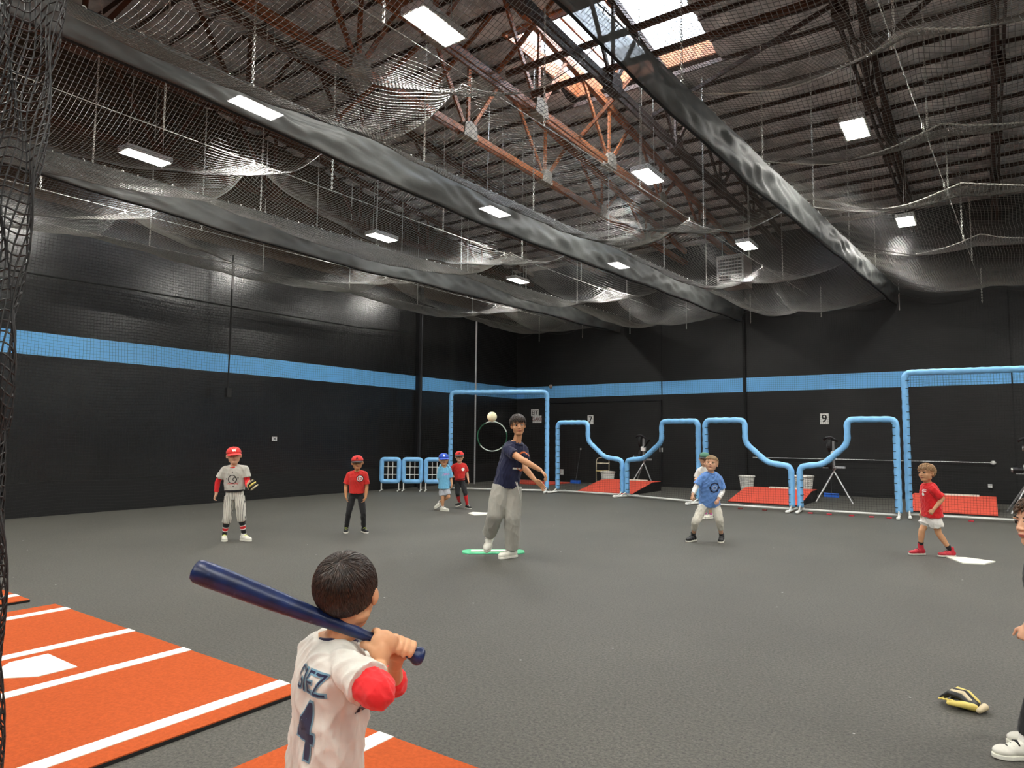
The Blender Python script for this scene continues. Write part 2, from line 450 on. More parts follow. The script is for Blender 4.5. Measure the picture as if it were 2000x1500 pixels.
def netmesh(P, r, k=3, rows=True, cols=True):
    """twine tubes along every row and column of the grid P[a,b,3]"""
    P = np.asarray(P, dtype=np.float32); Vs = []; Fs = []; n0 = 0
    def lines(Q):
        nonlocal n0
        a, b = Q.shape[:2]
        T = np.gradient(Q, axis=1); T /= (np.linalg.norm(T, axis=2, keepdims=True) + 1e-9)
        ref = np.array([0.31, 0.22, 0.92], dtype=np.float32)
        X = np.cross(T, ref); X /= (np.linalg.norm(X, axis=2, keepdims=True) + 1e-9); Y = np.cross(T, X)
        ang = np.arange(k) * 2 * math.pi / k
        V = Q[:, :, None, :] + r * (np.cos(ang)[None, None, :, None] * X[:, :, None, :] + np.sin(ang)[None, None, :, None] * Y[:, :, None, :])
        idx = (np.arange(a * b * k).reshape(a, b, k)) + n0
        i0 = idx[:, :-1, :]; i1 = idx[:, 1:, :]
        F = np.stack([i0, np.roll(i0, -1, axis=2), np.roll(i1, -1, axis=2), i1], axis=-1).reshape(-1, 4)
        Vs.append(V.reshape(-1, 3)); Fs.append(F); n0 += a * b * k
    if rows: lines(P)
    if cols: lines(P.transpose(1, 0, 2))
    V = np.concatenate(Vs); F = np.concatenate(Fs)
    me = bpy.data.meshes.new('net'); me.vertices.add(len(V)); me.vertices.foreach_set('co', V.astype(np.float32).ravel())
    me.loops.add(F.size); me.loops.foreach_set('vertex_index', F.ravel().astype(np.int32))
    me.polygons.add(len(F)); me.polygons.foreach_set('loop_start', np.arange(0, F.size, 4, dtype=np.int32))
    me.update(calc_edges=True)
    return me

def text_mesh(txt, size, bold=0.0, xs=1.0, cell=None):
    cu = bpy.data.curves.new('t', 'FONT'); cu.body = txt; cu.size = size; cu.align_x = 'CENTER'; cu.align_y = 'CENTER'; cu.offset = bold; cu.resolution_u = 4
    o = bpy.data.objects.new('t', cu); COL.objects.link(o)
    dg = bpy.context.evaluated_depsgraph_get(); dg.update()
    me = bpy.data.meshes.new_from_object(o.evaluated_get(dg)); bpy.data.objects.remove(o)
    bm = bmesh.new(); bm.from_mesh(me); bpy.data.meshes.remove(me)
    for v in bm.verts: v.co.x *= xs
    return bm

def decal(bm, O, X, Y, mats, name, parent, target=None, off=0.003, cell=0.015, mi=0, depth=0.5):
    """lay a flat drawing on a curved surface; X, Y span its plane, target is a BVHTree in world space"""
    O = Vector(O); X = Vector(X).normalized(); Y = Vector(Y).normalized(); Nn = X.cross(Y)
    if target is not None:
        for ax in (0, 1):
            xs = [v.co[ax] for v in bm.verts]; a, b = min(xs), max(xs); t = a + cell
            while t < b:
                no = Vector((1, 0, 0)) if ax == 0 else Vector((0, 1, 0)); pc = Vector((t, 0, 0)) if ax == 0 else Vector((0, t, 0))
                bmesh.ops.bisect_plane(bm, geom=bm.verts[:] + bm.edges[:] + bm.faces[:], plane_co=pc, plane_no=no); t += cell
    for v in bm.verts:
        p = O + X * v.co.x + Y * v.co.y
        q = p
        if target is not None:
            h = target.ray_cast(p + Nn * depth, -Nn)
            q = h[0] + Nn * off if h[0] is not None else p
            if h[0] is not None: q = h[0] + h[1] * off * 0.5 + Nn * off * 0.5
        v.co = q
    me = bpy.data.meshes.new(name); bm.to_mesh(me); bm.free()
    return obj(name, me, mats, parent)

def bvh_of(o):
    me = o.data; mw = np.array(root_loc(o)) if o.parent else np.array(o.location)
    vs = [Vector(v.co) + Vector(mw) for v in me.vertices]
    return BVHTree.FromPolygons(vs, [tuple(p.vertices) for p in me.polygons])

# ================================================================== THE HALL
XL, XR, YF, YB, ZR = -14.0, 9.0, -8.0, 20.27, 8.9
o = obj('floor', MB().box(((XL + XR) / 2, (YF + YB) / 2, -0.05), (XR - XL + 0.6, YB - YF + 0.6, 0.1)), 'turf'); struct(o)
o = obj('wall_left', MB().box((XL - 0.15, (YF + YB) / 2, ZR / 2 + 0.2), (0.3, YB - YF + 0.6, ZR + 0.4)), 'wall_gloss'); struct(o)
o = obj('wall_back', MB().box(((XL + XR) / 2, YB + 0.15, ZR / 2 + 0.2), (XR - XL, 0.3, ZR + 0.4)), 'wall'); struct(o)
o = obj('wall_right', MB().box((XR + 0.15, (YF + YB) / 2, ZR / 2 + 0.2), (0.3, YB - YF + 0.6, ZR + 0.4)), 'wall'); struct(o)
o = obj('wall_front', MB().box(((XL + XR) / 2, YF - 0.15, ZR / 2 + 0.2), (XR - XL, 0.3, ZR + 0.4)), 'wall'); struct(o)

# wall details: panel joints, posts, pipes
b = MB()
for x in (-8.4, 0.55): b.box((x, YB - 0.006, 3.9), (0.03, 0.012, 7.8))
b.box((-2.0, YB - 0.004, 3.7 - 2.95), (14, 0.008, 0.012))
o = obj('trim_1', b, 'black_rubber'); struct(o)
o = obj('trim_2', MB().box((XL + 0.06, 15.0, 3.0), (0.12, 0.16, 6.0)), 'dark_metal'); struct(o)      # steel column at left wall
# roll-up doorway outline on the back wall
b = MB(); b.box((-10.6, YB - 0.03, 1.35), (4.3, 0.04, 2.7))
o = obj('door_1', b, 'wall'); struct(o)
dr = MB(); dr.box((-10.6, YB - 0.055, 2.72), (4.4, 0.06, 0.03)); dr.box((-8.42, YB - 0.055, 1.36), (0.03, 0.06, 2.72))
obj('door_frame', dr, 'dark_metal', o)
# baseboards
o = obj('baseboard_left', MB().box((XL + 0.02, 6.1, 0.3), (0.04, 28, 0.6)), 'black_rubber'); struct(o)
o = obj('baseboard_back', MB().box((-2.5, YB - 0.02, 0.05), (22.9, 0.04, 0.1)), 'black_rubber'); struct(o)

# ------------------------------------------------------------------ roof: foil between purlins, skylight opening
SX0, SX1, SY0, SY1 = -6.75, -3.7, 9.25, 11.9
PST = 0.61
def roofz(y): return 7.6 + 0.1 * (20.27 - y) if y > 6 else 9.027 - 0.1 * (6 - y)
ys = [YF]; y = YF
purl = [YF + 0.3 + PST * i for i in range(47)]
purl = [p for p in purl if p < YB - 0.1]
def foil(x0, x1, y0, y1):
    nx = max(2, int((x1 - x0) / 0.16)); ny = max(2, int((y1 - y0) / 0.06)); P = np.zeros((ny + 1, nx + 1, 3))
    for i in range(ny + 1):
        yy = y0 + (y1 - y0) * i / ny
        ph = ((yy - purl[0]) / PST) % 1.0
        for j in range(nx + 1):
            xx = x0 + (x1 - x0) * j / nx
            wv = noise.noise(Vector((xx * 0.9, yy * 2.1, 0))) * 0.05 + noise.noise(Vector((xx * 3.1, yy * 4.5, 5))) * 0.03
            P[i, j] = (xx, yy, roofz(yy) - 0.07 * math.sin(math.pi * ph) - 0.02 + wv * math.sin(math.pi * ph))
    return P
rb = MB()
for (x0, x1, y0, y1) in ((XL, SX0, YF, YB), (SX1, XR, YF, YB), (SX0, SX1, YF, SY0), (SX0, SX1, SY1, YB)): rb.grid(foil(x0, x1, y0, y1))
o = obj('ceiling', rb, 'foil', smooth=True, norm=False); struct(o)
# roof deck above it keeps daylight out
rb = MB()
for (x0, x1, y0, y1) in ((XL - .3, SX0, YF - .3, YB + .3), (SX1, XR + .3, YF - .3, YB + .3), (SX0, SX1, YF - .3, SY0), (SX0, SX1, SY1, YB + .3)):
    rb.box(((x0 + x1) / 2, (y0 + y1) / 2, 9.3), (x1 - x0, y1 - y0, 0.1))
obj('roof_deck', rb, 'timber_dark')
bpy.data.objects['roof_deck']['kind'] = 'structure'
# skylight
o = obj('window_1', MB().box(((SX0 + SX1) / 2, (SY0 + SY1) / 2, 8.92), (SX1 - SX0, SY1 - SY0, 0.02)), 'glazing'); struct(o, 'bright white skylight in the dark roof', 'skylight')
fr = MB()
for x in (SX0, SX1): fr.box((x, (SY0 + SY1) / 2, 8.74), (0.05, SY1 - SY0, 0.3))
for y in (SY0, SY1): fr.box(((SX0 + SX1) / 2, y, 8.74), (SX1 - SX0, 0.05, 0.3))
obj('window_frame', fr, 'timber', o)
obj('glazing_bar', MB().box((SX0 + 0.87, (SY0 + SY1) / 2, 8.89), (0.04, SY1 - SY0, 0.04)).box((SX0 + 1.74, (SY0 + SY1) / 2, 8.89), (0.04, SY1 - SY0, 0.04)), 'timber', o)
# purlins
for i, y in enumerate(purl):
    if y < 1: continue
    b = MB()
    if SY0 < y < SY1 and i % 4 == 0: b.box(((XL + XR) / 2, y, roofz(y) - 0.06), (XR - XL, 0.03, 0.09))
    elif SY0 < y < SY1: b.box(((XL + SX0) / 2, y, roofz(y) - 0.05), (SX0 - XL, 0.04, 0.09)); b.box(((XR + SX1) / 2, y, roofz(y) - 0.05), (XR - SX1, 0.04, 0.09))
    else: b.box(((XL + XR) / 2, y, roofz(y) - 0.06), (XR - XL, 0.03, 0.09))
    o = obj('roof_purlin', b, 'timber_dark'); struct(o, 'dark timber purlin running across the foil-lined roof', 'roof purlin'); o['group'] = 'purlins under the roof'

# trusses run away from the camera
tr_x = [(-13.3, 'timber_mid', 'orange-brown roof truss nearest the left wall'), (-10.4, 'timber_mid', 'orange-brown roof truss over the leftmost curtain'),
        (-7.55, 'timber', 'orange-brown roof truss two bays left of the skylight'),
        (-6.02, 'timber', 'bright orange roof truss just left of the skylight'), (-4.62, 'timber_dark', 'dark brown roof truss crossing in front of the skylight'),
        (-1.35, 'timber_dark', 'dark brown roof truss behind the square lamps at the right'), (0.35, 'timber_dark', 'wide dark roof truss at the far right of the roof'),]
ZC = 7.0
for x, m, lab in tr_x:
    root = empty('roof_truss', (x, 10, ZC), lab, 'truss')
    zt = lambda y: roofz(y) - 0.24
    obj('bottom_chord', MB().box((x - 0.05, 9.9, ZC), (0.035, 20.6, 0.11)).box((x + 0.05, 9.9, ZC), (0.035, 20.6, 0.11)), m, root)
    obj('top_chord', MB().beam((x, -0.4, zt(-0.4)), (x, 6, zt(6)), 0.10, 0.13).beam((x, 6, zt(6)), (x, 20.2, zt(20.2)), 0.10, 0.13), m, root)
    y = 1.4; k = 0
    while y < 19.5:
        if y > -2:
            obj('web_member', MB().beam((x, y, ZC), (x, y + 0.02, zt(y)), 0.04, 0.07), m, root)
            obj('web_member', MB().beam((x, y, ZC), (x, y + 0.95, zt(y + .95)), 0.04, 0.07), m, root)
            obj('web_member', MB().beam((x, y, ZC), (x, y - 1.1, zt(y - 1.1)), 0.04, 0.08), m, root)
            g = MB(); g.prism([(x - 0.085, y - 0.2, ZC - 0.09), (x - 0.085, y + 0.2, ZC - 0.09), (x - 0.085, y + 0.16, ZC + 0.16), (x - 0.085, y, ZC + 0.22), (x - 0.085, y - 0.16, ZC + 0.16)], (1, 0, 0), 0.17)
            obj('gusset_plate', g, 'gusset' if -8 < x < -5 else m, root)  # away from the skylight the roof's darkness is put into the plate colour
        y += 2.63
# cross braces between the trusses
for (xa, xb, y, up) in ((-7.55, -6.02, 7.97, 1), (-6.02, -4.62, 7.97, 1), (-6.02, -4.62, 10.6, 1), (-4.62, -1.35, 10.6, 0), (-10.4, -7.55, 7.97, 1), (-4.62, -1.35, 5.34, 0), (-1.35, 0.35, 10.6, 0)):
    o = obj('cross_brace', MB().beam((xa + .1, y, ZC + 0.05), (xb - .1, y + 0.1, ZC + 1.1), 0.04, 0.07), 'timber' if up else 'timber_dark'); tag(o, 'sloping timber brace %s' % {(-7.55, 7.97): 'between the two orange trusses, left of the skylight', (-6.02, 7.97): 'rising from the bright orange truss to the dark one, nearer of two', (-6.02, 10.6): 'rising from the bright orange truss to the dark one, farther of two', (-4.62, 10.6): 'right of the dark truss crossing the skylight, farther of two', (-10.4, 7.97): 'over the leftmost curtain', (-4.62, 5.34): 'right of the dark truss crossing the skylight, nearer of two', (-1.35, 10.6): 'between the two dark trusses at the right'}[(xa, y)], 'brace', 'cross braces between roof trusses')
for (xa, xb, y) in ((-6.02, -1.4, 8.35), (-6.02, -1.4, 9.1)):
    o = obj('lateral_beam', MB().beam((xa, y, 7.22), (xb, y + .05, 7.22), 0.05, 0.09), 'timber_mid'); tag(o, '%s horizontal timber beam under the skylight' % ('nearer' if y < 8 else 'farther'), 'beam', 'beams under the skylight')

# ------------------------------------------------------------------ lights
def fixture(loc, lab, grp, sq=False):
    x, y, z = loc
    root = empty('high_bay_light', loc, lab, 'light', grp)
    L, Wd = (0.70, 0.30) if not sq else (0.62, 0.36)
    obj('housing', MB().box((x, y, z + 0.036), (Wd + 0.03, L + 0.03, 0.088)), 'steel_white', root)
    for s in (-1, 1):
        obj('led_lens', MB().box((x + s * Wd * 0.25, y, z - 0.0085), (Wd * 0.46, L * 0.97, 0.003)), 'lamp', root)
    for s in (-1, 1):
        obj('hanger_wire', MB().tube([(x, y + s * L * .4, z + 0.08), (x, y + s * L * .3, roofz(y) - 0.06)], 0.006, 5), 'cable', root)
    return root
rows = [(-11.1, 'leftmost row'), (-7.9, 'row glowing through the middle curtain'), (-4.62, 'row beside the skylight'), (-1.4, 'row of square lamps at the right')]
dist = {5.33: 'nearest the camera', 10.62: 'middle lamp', 15.8: 'farthest lamp'}
for x, lab in rows:
    for y in (5.33, 10.62, 15.8):
        if x == -1.4 and y == 5.33: continue
        fixture((x - 0.2 * (y < 6) * (x > -8) + 0.2 * (y > 15), y, 6.0), 'white LED high bay light, %s of the %s' % (dist[y], lab), 'high bay lights under the roof')
# lamps of the same kind over the rest of the hall, behind and beside the viewpoint
for x in (-11.1, -7.9, -4.7, -1.4, 1.9, 5.2):
    for y in (0.1, -5.0): fixture((x, y, 6.0), 'lit white LED high bay light over the near half of the hall', 'high bay lights over the near hall')
for x in (2.4, 5.2):
    for y in (5.33, 10.62, 15.8): fixture((x, y, 6.0), 'lit white LED high bay light over the right side of the hall', 'high bay lights over the right side')

# ------------------------------------------------------------------ cables, curtains, ceiling nets
def cz(y): return 5.25 + 0.25 * max(0.0, y - 4) / 16
LN = dict(wn=lambda y: -13.75, m12=lambda y: -11.85 + 0.0 * y, c1=lambda y: -10.2 + 0.0235 * y, m8=lambda y: -8.22 + 0.002 * y, c2=lambda y: -6.52 + 0.036 * y,
          m4=lambda y: -4.5 + 0.03 * y, c3=lambda y: -2.93 + 0.057 * y, m0=lambda y: -0.92 + 0.045 * y, c4=lambda y: 1.3 + 0.055 * y)
HANG = [0.0, 5.4, 11.35, 15.6, 20.0]
HANG_R = [-1.0, 4.0, 7.0, 9.4, 11.9, 15.4, 20.0]
Y0N, Y1N = 1.6, 20.0
def cable(key, lab):
    P = [(LN[key](y), y, cz(y) - (0.0 if key[0] == 'c' else 0.0)) for y in np.linspace(0.6, 20.1, 14)]
    o = obj('support_cable', MB().tube(P, 0.0048, 6), 'cable', smooth=True); tag(o, lab, 'cable'); return o
cable('m12', 'steel cable between the left wall and the leftmost curtain'); cable('m8', 'steel cable midway between the leftmost and middle curtains')
cable('m4', 'steel cable midway between the middle and right curtains'); cable('m0', 'steel cable right of the rightmost curtain'); cable('wn', 'steel cable along the left wall holding the side net')

def droop(u, y, hang, D, ropes):
    k = 0
    while k < len(hang) - 2 and y > hang[k + 1]: k += 1
    ph = (y - hang[k]) / (hang[k + 1] - hang[k])
    p = max(0.0, math.sin(math.pi * ph)) ** 0.72
    s = math.sin(math.pi * u)
    s2 = abs(math.sin(2 * math.pi * u))
    return D * (0.85 * p * s ** 1.15 + ropes * s2 * (0.22 + 0.2 * (1 - p)))
def bay_net(a, b, hang, D, lab, x0cut=None, mat_='net', ys0=Y0N, cell=0.045, umax=1.0, ropes=1.0, rr=0.0027):
    yy = np.arange(ys0, Y1N, cell)
    wd = LN[b](10) - LN[a](10); nu = int(wd / cell)
    P = np.zeros((len(yy), int(nu * umax) + 1, 3))
    for i, y in enumerate(yy):
        xa, xb = LN[a](y), LN[b](y)
        for j in range(P.shape[1]):
            u = j / nu
            jit = 0.012 * math.sin(7 * u * 5 + y * 3.1) + 0.01 * math.sin(y * 9 + u * 4)
            P[i, j] = (xa + (xb - xa) * u + jit * .6, y, cz(y) - droop(u, y, hang, D, ropes) + jit * 0.5)
    # keep only the part that can be in view
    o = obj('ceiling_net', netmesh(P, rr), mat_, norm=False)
    tag(o, lab, 'net')
    # rope along the sag edges
    for hy in hang:
        if ys0 < hy < Y1N:
            i = int(round((hy - ys0) / cell)); i = min(max(i, 0), len(yy) - 1)
            obj('edge_rope', MB().tube([tuple(q) for q in P[i, ::2]], 0.006 if a != 'c3' else 0.011, 5), mat_ if a != 'c3' else 'seam_rope_lit', o, smooth=True)
    return P
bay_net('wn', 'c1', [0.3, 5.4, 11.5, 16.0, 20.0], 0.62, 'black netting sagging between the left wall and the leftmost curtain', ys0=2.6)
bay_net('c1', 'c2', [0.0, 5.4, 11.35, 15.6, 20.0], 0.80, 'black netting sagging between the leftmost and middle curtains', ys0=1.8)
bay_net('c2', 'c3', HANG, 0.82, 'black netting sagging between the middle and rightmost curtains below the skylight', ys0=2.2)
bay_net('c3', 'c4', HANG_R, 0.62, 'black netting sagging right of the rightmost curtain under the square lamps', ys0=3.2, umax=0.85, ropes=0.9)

# small clips where the mid nets are tied up
for key, hs in (('m12', [5.4, 11.5, 16.0]), ('m8', [5.4, 11.35, 15.6]), ('m4', HANG[1:4]), ('m0', HANG_R[2:6])):
    for hi, hy in enumerate(hs):
        x = LN[key](hy); z = cz(hy)
        b = MB().tube([(x, hy, z + 0.02), (x, hy, z - 0.05)], 0.012, 6)
        for s in (-1, 1): b.tube([(x, hy, z - 0.03), (x, hy + s * 0.12, z - 0.09)], 0.005, 5)
        o = obj('net_clip', b, 'chain'); tag(o, '%s white net clip on the cable %s' % (('nearest', 'second nearest', 'third nearest', 'farthest')[hi], {'m12': 'left of the leftmost curtain', 'm8': 'between the leftmost and middle curtains', 'm4': 'between the middle and right curtains', 'm0': 'right of the rightmost curtain'}[key]), 'clip', 'clips holding up the ceiling nets')

def curtain(key, y0, y1, lab, seed, h=0.55, hn=0.62):
    X = LN[key]; n = int((y1 - y0) / 0.05); rows_ = 15
    P = np.zeros((rows_ * 2, n, 3))
    for j in range(n):
        y = y0 + (y1 - y0) * j / (n - 1); zt = cz(y)
        for i in range(rows_):
            t = i / (rows_ - 1)
            wv = (noise.noise(Vector((y * 1.1 + t * 1.7, t * 1.5, seed))) * 0.075 + noise.noise(Vector((y * 2.6 - t * 3.5, t * 2.0, seed + 3))) * 0.05
                  + noise.noise(Vector((y * 7 + t * 5, t * 2, seed + 9))) * 0.014) * math.sin(math.pi * min(1, t * 1.02) * 0.9 + 0.15)
            zb = h * (hn + (1 - hn) * min(1.0, max(0.0, (y - 3.6) / 4.0))) * (1 + 0.10 * noise.noise(Vector((y * 0.6, 3, seed))))
            bul = 0.05 * math.sin(math.pi * t)
            P[i, j] = (X(y) + bul + wv + 0.02, y, zt - t * zb)
            P[rows_ * 2 - 1 - i, j] = (X(y) - bul * 0.7 - 0.02 + wv * 0.8, y, zt - t * zb + (0.0 if t < 1 else 0.0))
    root = empty('windscreen_curtain', (X((y0 + y1) / 2), (y0 + y1) / 2, cz(10)), lab, 'curtain')
    b = MB().grid(P)
    obj('fabric', b, 'windscreen', root, smooth=True, norm=False)
    e = MB().tube([tuple(P[rows_ - 1, j] - np.array([0.03, 0, 0.0])) for j in range(0, n, 3)], 0.016, 6); obj('bottom_hem', e, 'black_rubber', root, smooth=True)
    obj('top_cable', MB().tube([(X(y), y, cz(y) + 0.01) for y in np.linspace(y0 - 0.8, y1 + 0.2, 14)], 0.008, 6), 'net_dark', root, smooth=True)
    hk = None
    m = int((y1 - y0) / 0.235)
    hb = MB().tube([(0, 0, 0.035), (0.014, 0, 0.02), (0.012, 0, -0.02), (0, 0, -0.04), (-0.012, 0, -0.02), (-0.014, 0, 0.02), (0, 0, 0.035)], 0.006, 5, caps=False)
    me = hb.mesh('snap_hook'); me.materials.append(MAT['chain'])
    rl = np.array(root.location)
    for j in range(m):
        y = y0 + 0.1 + (y1 - y0 - .2) * j / (m - 1) + random.uniform(-.05, .05)
        c = bpy.data.objects.new('snap_hook', me); COL.objects.link(c); c.parent = root
        c.location = Vector((X(y), y, cz(y) + 0.0)) - Vector(rl); c.rotation_euler = (random.uniform(-.5, .5), random.uniform(-.4, .4), random.uniform(0, 3))
    return root
curtain('c1', 2.3, 19.95, 'leftmost long black windscreen curtain hung from the net cable', 1)
curtain('c2', 1.2, 19.95, 'middle long black windscreen curtain, lamps glowing through it', 22)
curtain('c3', 2.6, 19.95, 'rightmost long grey-black windscreen curtain running past the skylight', 47, h=0.48, hn=0.5)

# chains
def link_mesh(n_links, name='chain'):
    b = MB(); L = 0.046
    for i in range(n_links):
        z = -i * L * 0.78; a = (i % 2) * math.pi / 2; ca, sa = math.cos(a), math.sin(a)
        P = []
        for t in range(8):
            q = 2 * math.pi * t / 8; P.append((0.012 * math.cos(q) * ca, 0.012 * math.cos(q) * sa, z - L / 2 + L / 2 * math.sin(q)))
        P.append(P[0]); b.tube(P, 0.0042, 4, caps=False)
    return b.mesh(name)
CH = {}
def chain(x, y, ztop, zbot, lab, grp):
    n = max(3, int((ztop - zbot) / 0.0359)); n = int(round(n / 6.0)) * 6 if n > 12 else n
    if n not in CH:
        CH[n] = link_mesh(n); CH[n].materials.append(MAT['chain'])
    o = bpy.data.objects.new('hanging_chain', CH[n]); COL.objects.link(o); o.location = (x, y, zbot + n * 0.0359); tag(o, lab, 'chain', grp)
    o.rotation_euler = (0, 0, random.uniform(0, 3))
for key, nm in (('wn', 'side net cable at the left wall'), ('m12', 'cable left of the leftmost curtain'), ('c1', 'top edge of the leftmost curtain'), ('m8', 'cable between the leftmost and middle curtains'), ('c2', 'top edge of the middle curtain'),
                ('m4', 'cable between the middle and rightmost curtains'), ('c3', 'top edge of the rightmost curtain'), ('m0', 'cable right of the rightmost curtain')):
    for k in range(7):
        y = 4.14 + 2.63 * k + (0.0 if key[0] == 'c' else (0.0 if key != 'm0' else 0.5))
        if key == 'm8' and k == 0: pass
        if y > 19: continue
        chain(LN[key](y), y, roofz(y) - 0.08, cz(y), '%s silver chain hanging to the %s' % (('nearest', 'second nearest', 'third nearest', 'fourth nearest', 'fifth nearest', 'farthest', 'farthest')[k], nm), 'chains to the %s' % nm)
for i_, x in enumerate((-12.8, -11.06, -9.32, -7.43, -5.5, -3.6, -1.73, 0.03)):
    chain(x, 19.9, 5.66, 4.87, '%s short silver chain hanging in front of the back wall, counted from the left corner' % ('first', 'second', 'third', 'fourth', 'fifth', 'sixth', 'seventh', 'last')[i_], 'short chains along the back wall')
# back edge rope with scallops and the back net
P = []
for x in np.arange(-13.75, 2.0, 0.12):
    ph = ((x + 12.8) / 1.85) % 1.0; P.append((x, 19.93, 5.29 - 0.22 * math.sin(math.pi * ph)))
o = obj('edge_rope', MB().tube(P, 0.012, 6), 'net_dark', smooth=True); tag(o, 'scalloped black rope edging the nets along the back wall', 'rope')

# side net on the left wall and net on the back wall, full height
def wall_net(P, lab, r=0.0019, m='net_wall', name='wall_net'):
    o = obj(name, netmesh(P, r), m, norm=False); tag(o, lab, 'net'); return o
yy = np.arange(2.2, 19.9, 0.058); zz = np.arange(0.04, 5.25, 0.058)
P = np.zeros((len(zz), len(yy), 3))
Yg, Zg = np.meshgrid(yy, zz)
P[..., 0] = -13.72 + 0.05 * np.sin(Yg * 2.1 + Zg * 0.4) + 0.02 * np.sin(Yg * 5.3 + 1 + Zg * .6); P[..., 1] = Yg + 0.015 * np.sin(Zg * 3 + Yg); P[..., 2] = Zg + 0.02 * np.sin(Yg * 2.5 + Zg)
wall_net(P, 'black netting hanging in front of the whole left wall')
xx = np.arange(-13.5, 2.0, 0.058)
Xg, Zg = np.meshgrid(xx, zz)
P = np.zeros((len(zz), len(xx), 3)); P[..., 0] = Xg + 0.012 * np.sin(Zg * 3 + Xg); P[..., 1] = 19.97 + 0.05 * np.sin(Xg * 2.3 + Zg * 0.5); P[..., 2] = Zg + 0.02 * np.sin(Xg * 2.7 + Zg)
wall_net(P, 'black netting hanging in front of the back wall')
P = [(-13.7, 2.5, 4.27), (-13.7, 4.3, 4.29), (-13.7, 6.43, 4.33), (-13.7, 8.65, 4.35), (-13.7, 12.43, 4.4), (-13.7, 14.41, 4.54)]
o = obj('rope', MB().tube(P, 0.016, 6), 'black_rubber', smooth=True); tag(o, 'black rope sagging along the left wall net above the blue stripe', 'rope')
# poles and weights
o = obj('pole', MB().tube([(-13.62, 8.55, 2.45), (-13.62, 8.55, 5.5)], 0.017, 8), 'black_rubber'); tag(o, 'thin black pole in front of the left wall with a pale upper sleeve', 'pole')
obj('sleeve', MB().tube([(-13.60, 8.55, 4.72), (-13.60, 8.55, 5.35)], 0.026, 8), 'alu', o); obj('weight', MB().box((-13.6, 8.55, 2.42), (0.09, 0.11, 0.2)), 'black_rubber', o)
o = obj('pole', MB().tube([(-13.5, 17.2, 0.0), (-13.5, 17.2, 5.3)], 0.028, 8), 'alu'); tag(o, 'slim grey metal pole standing near the corner behind the tall screen', 'pole')
o = obj('pole', MB().tube([(-13.45, 14.55, 0.0), (-13.45, 14.55, 5.3)], 0.035, 8), 'dark_metal'); tag(o, 'dark steel pole at the left wall behind the small target frames', 'pole')
o = obj('downpipe', MB().tube([(-5.8, 20.22, 0.0), (-5.8, 20.22, 7.0)], 0.045, 8), 'black_rubber'); tag(o, 'black pipe down the back wall between the two L-screen pairs', 'pipe')
o = obj('conduit', MB().tube([(-5.6, 20.2, 0.98), (0.05, 20.2, 0.98)], 0.012, 6), 'alu'); tag(o, 'thin grey conduit running low along the back wall', 'conduit')
obj('conduit_end', MB().ell((0.1, 20.18, 0.98), (0.06, 0.04, 0.05)), 'steel_white', o)

# warm air heater hung near the back wall
root = empty('unit_heater', (-5.45, 18.3, 5.7), 'pale louvred unit heater hanging near the back wall below a lamp', 'heater')
hx, hy, hz = -5.58, 18.3, 6.12; hw, hd, hh = 0.72, 0.8, 0.82
obj('casing', MB().box((hx, hy + hd / 2 + .02, hz), (hw, hd, hh)), 'heater', root, bevel=0.01)
fr = MB(); fr.box((hx, hy, hz + hh / 2 - .03), (hw, .05, .06)); fr.box((hx, hy, hz - hh / 2 + .06), (hw, .05, .12)); fr.box((hx - hw / 2 + .02, hy, hz), (.04, .05, hh)); fr.box((hx + hw / 2 - .02, hy, hz), (.04, .05, hh))
obj('front_frame', fr, 'steel_white', root)
obj('grille_back', MB().box((hx, hy + .012, hz + .03), (hw - .06, .01, hh - .15)), 'black_rubber', root)
for i in range(7): obj('louvre', MB().box((hx, hy - 0.02, hz + 0.32 - i * 0.093), (hw - 0.08, 0.05, 0.022), Matrix.Rotation(0.5, 3, 'X')), 'steel_white', root)
for i in range(8): obj('fin', MB().box((hx - 0.29 + i * 0.083, hy, hz + .03), (0.012, 0.03, hh - .16)), 'heater', root)
for s in (-1, 1): obj('hanger_rod', MB().tube([(hx + s * .3, hy + .3, hz + hh / 2), (hx + s * .3, hy + .3, roofz(hy + .3) - .04)], 0.01, 6), 'cable', root)

# bunched divider net at the left edge of the view
def bunch():
    nz = 140; ns = 100; P = np.zeros((nz, ns, 3))
    for i in range(nz):
        z = 0.06 + 5.17 * i / (nz - 1); wdt = 0.34 + 0.62 * min(1.0, max(0.0, (z - 0.6)) / 3.4) ** 0.9
        for j in range(ns):
            s = j / (ns - 1)
            fold = 0.10 * math.sin(s * 34 + 0.35 * math.sin(z * 1.3)) + 0.03 * math.sin(s * 61 + z * 1.7)
            yy_ = 0.915 - wdt * (1 - s) + 0.022 * math.sin(z * 2.3 + s * 7)
            if z > 3.0: yy_ += 0.0
            P[i, j] = (-2.78 + fold + 0.012 * math.sin(z * 9 + s * 31), yy_ + 0.03 * max(0, z - 1.2) * 0.6 + 0.012 * math.sin(z * 14 + j), z + 0.02 * math.sin(j * 0.9 + z * 3))
    return P
P = bunch()
o = obj('bunched_net', netmesh(P, 0.0033, k=4), 'net_dark', norm=False); tag(o, 'bunched black divider net hanging in folds at the left edge of the view', 'net')

# ================================================================== SCREENS
def roundpath(pts, r=0.12, n=5):
    out = [np.array(pts[0], float)]
    for i in range(1, len(pts) - 1):
        p = np.array(pts[i], float); a = np.array(pts[i - 1], float) - p; b = np.array(pts[i + 1], float) - p
        la, lb = np.linalg.norm(a), np.linalg.norm(b); rr = min(r, la * .45, lb * .45)
        A = p + a / la * rr; B = p + b / lb * rr
        for k in range(n + 1):
            t = k / n; out.append((1 - t) ** 2 * A + 2 * t * (1 - t) * p + t * t * B)
    out.append(np.array(pts[-1], float)); return out

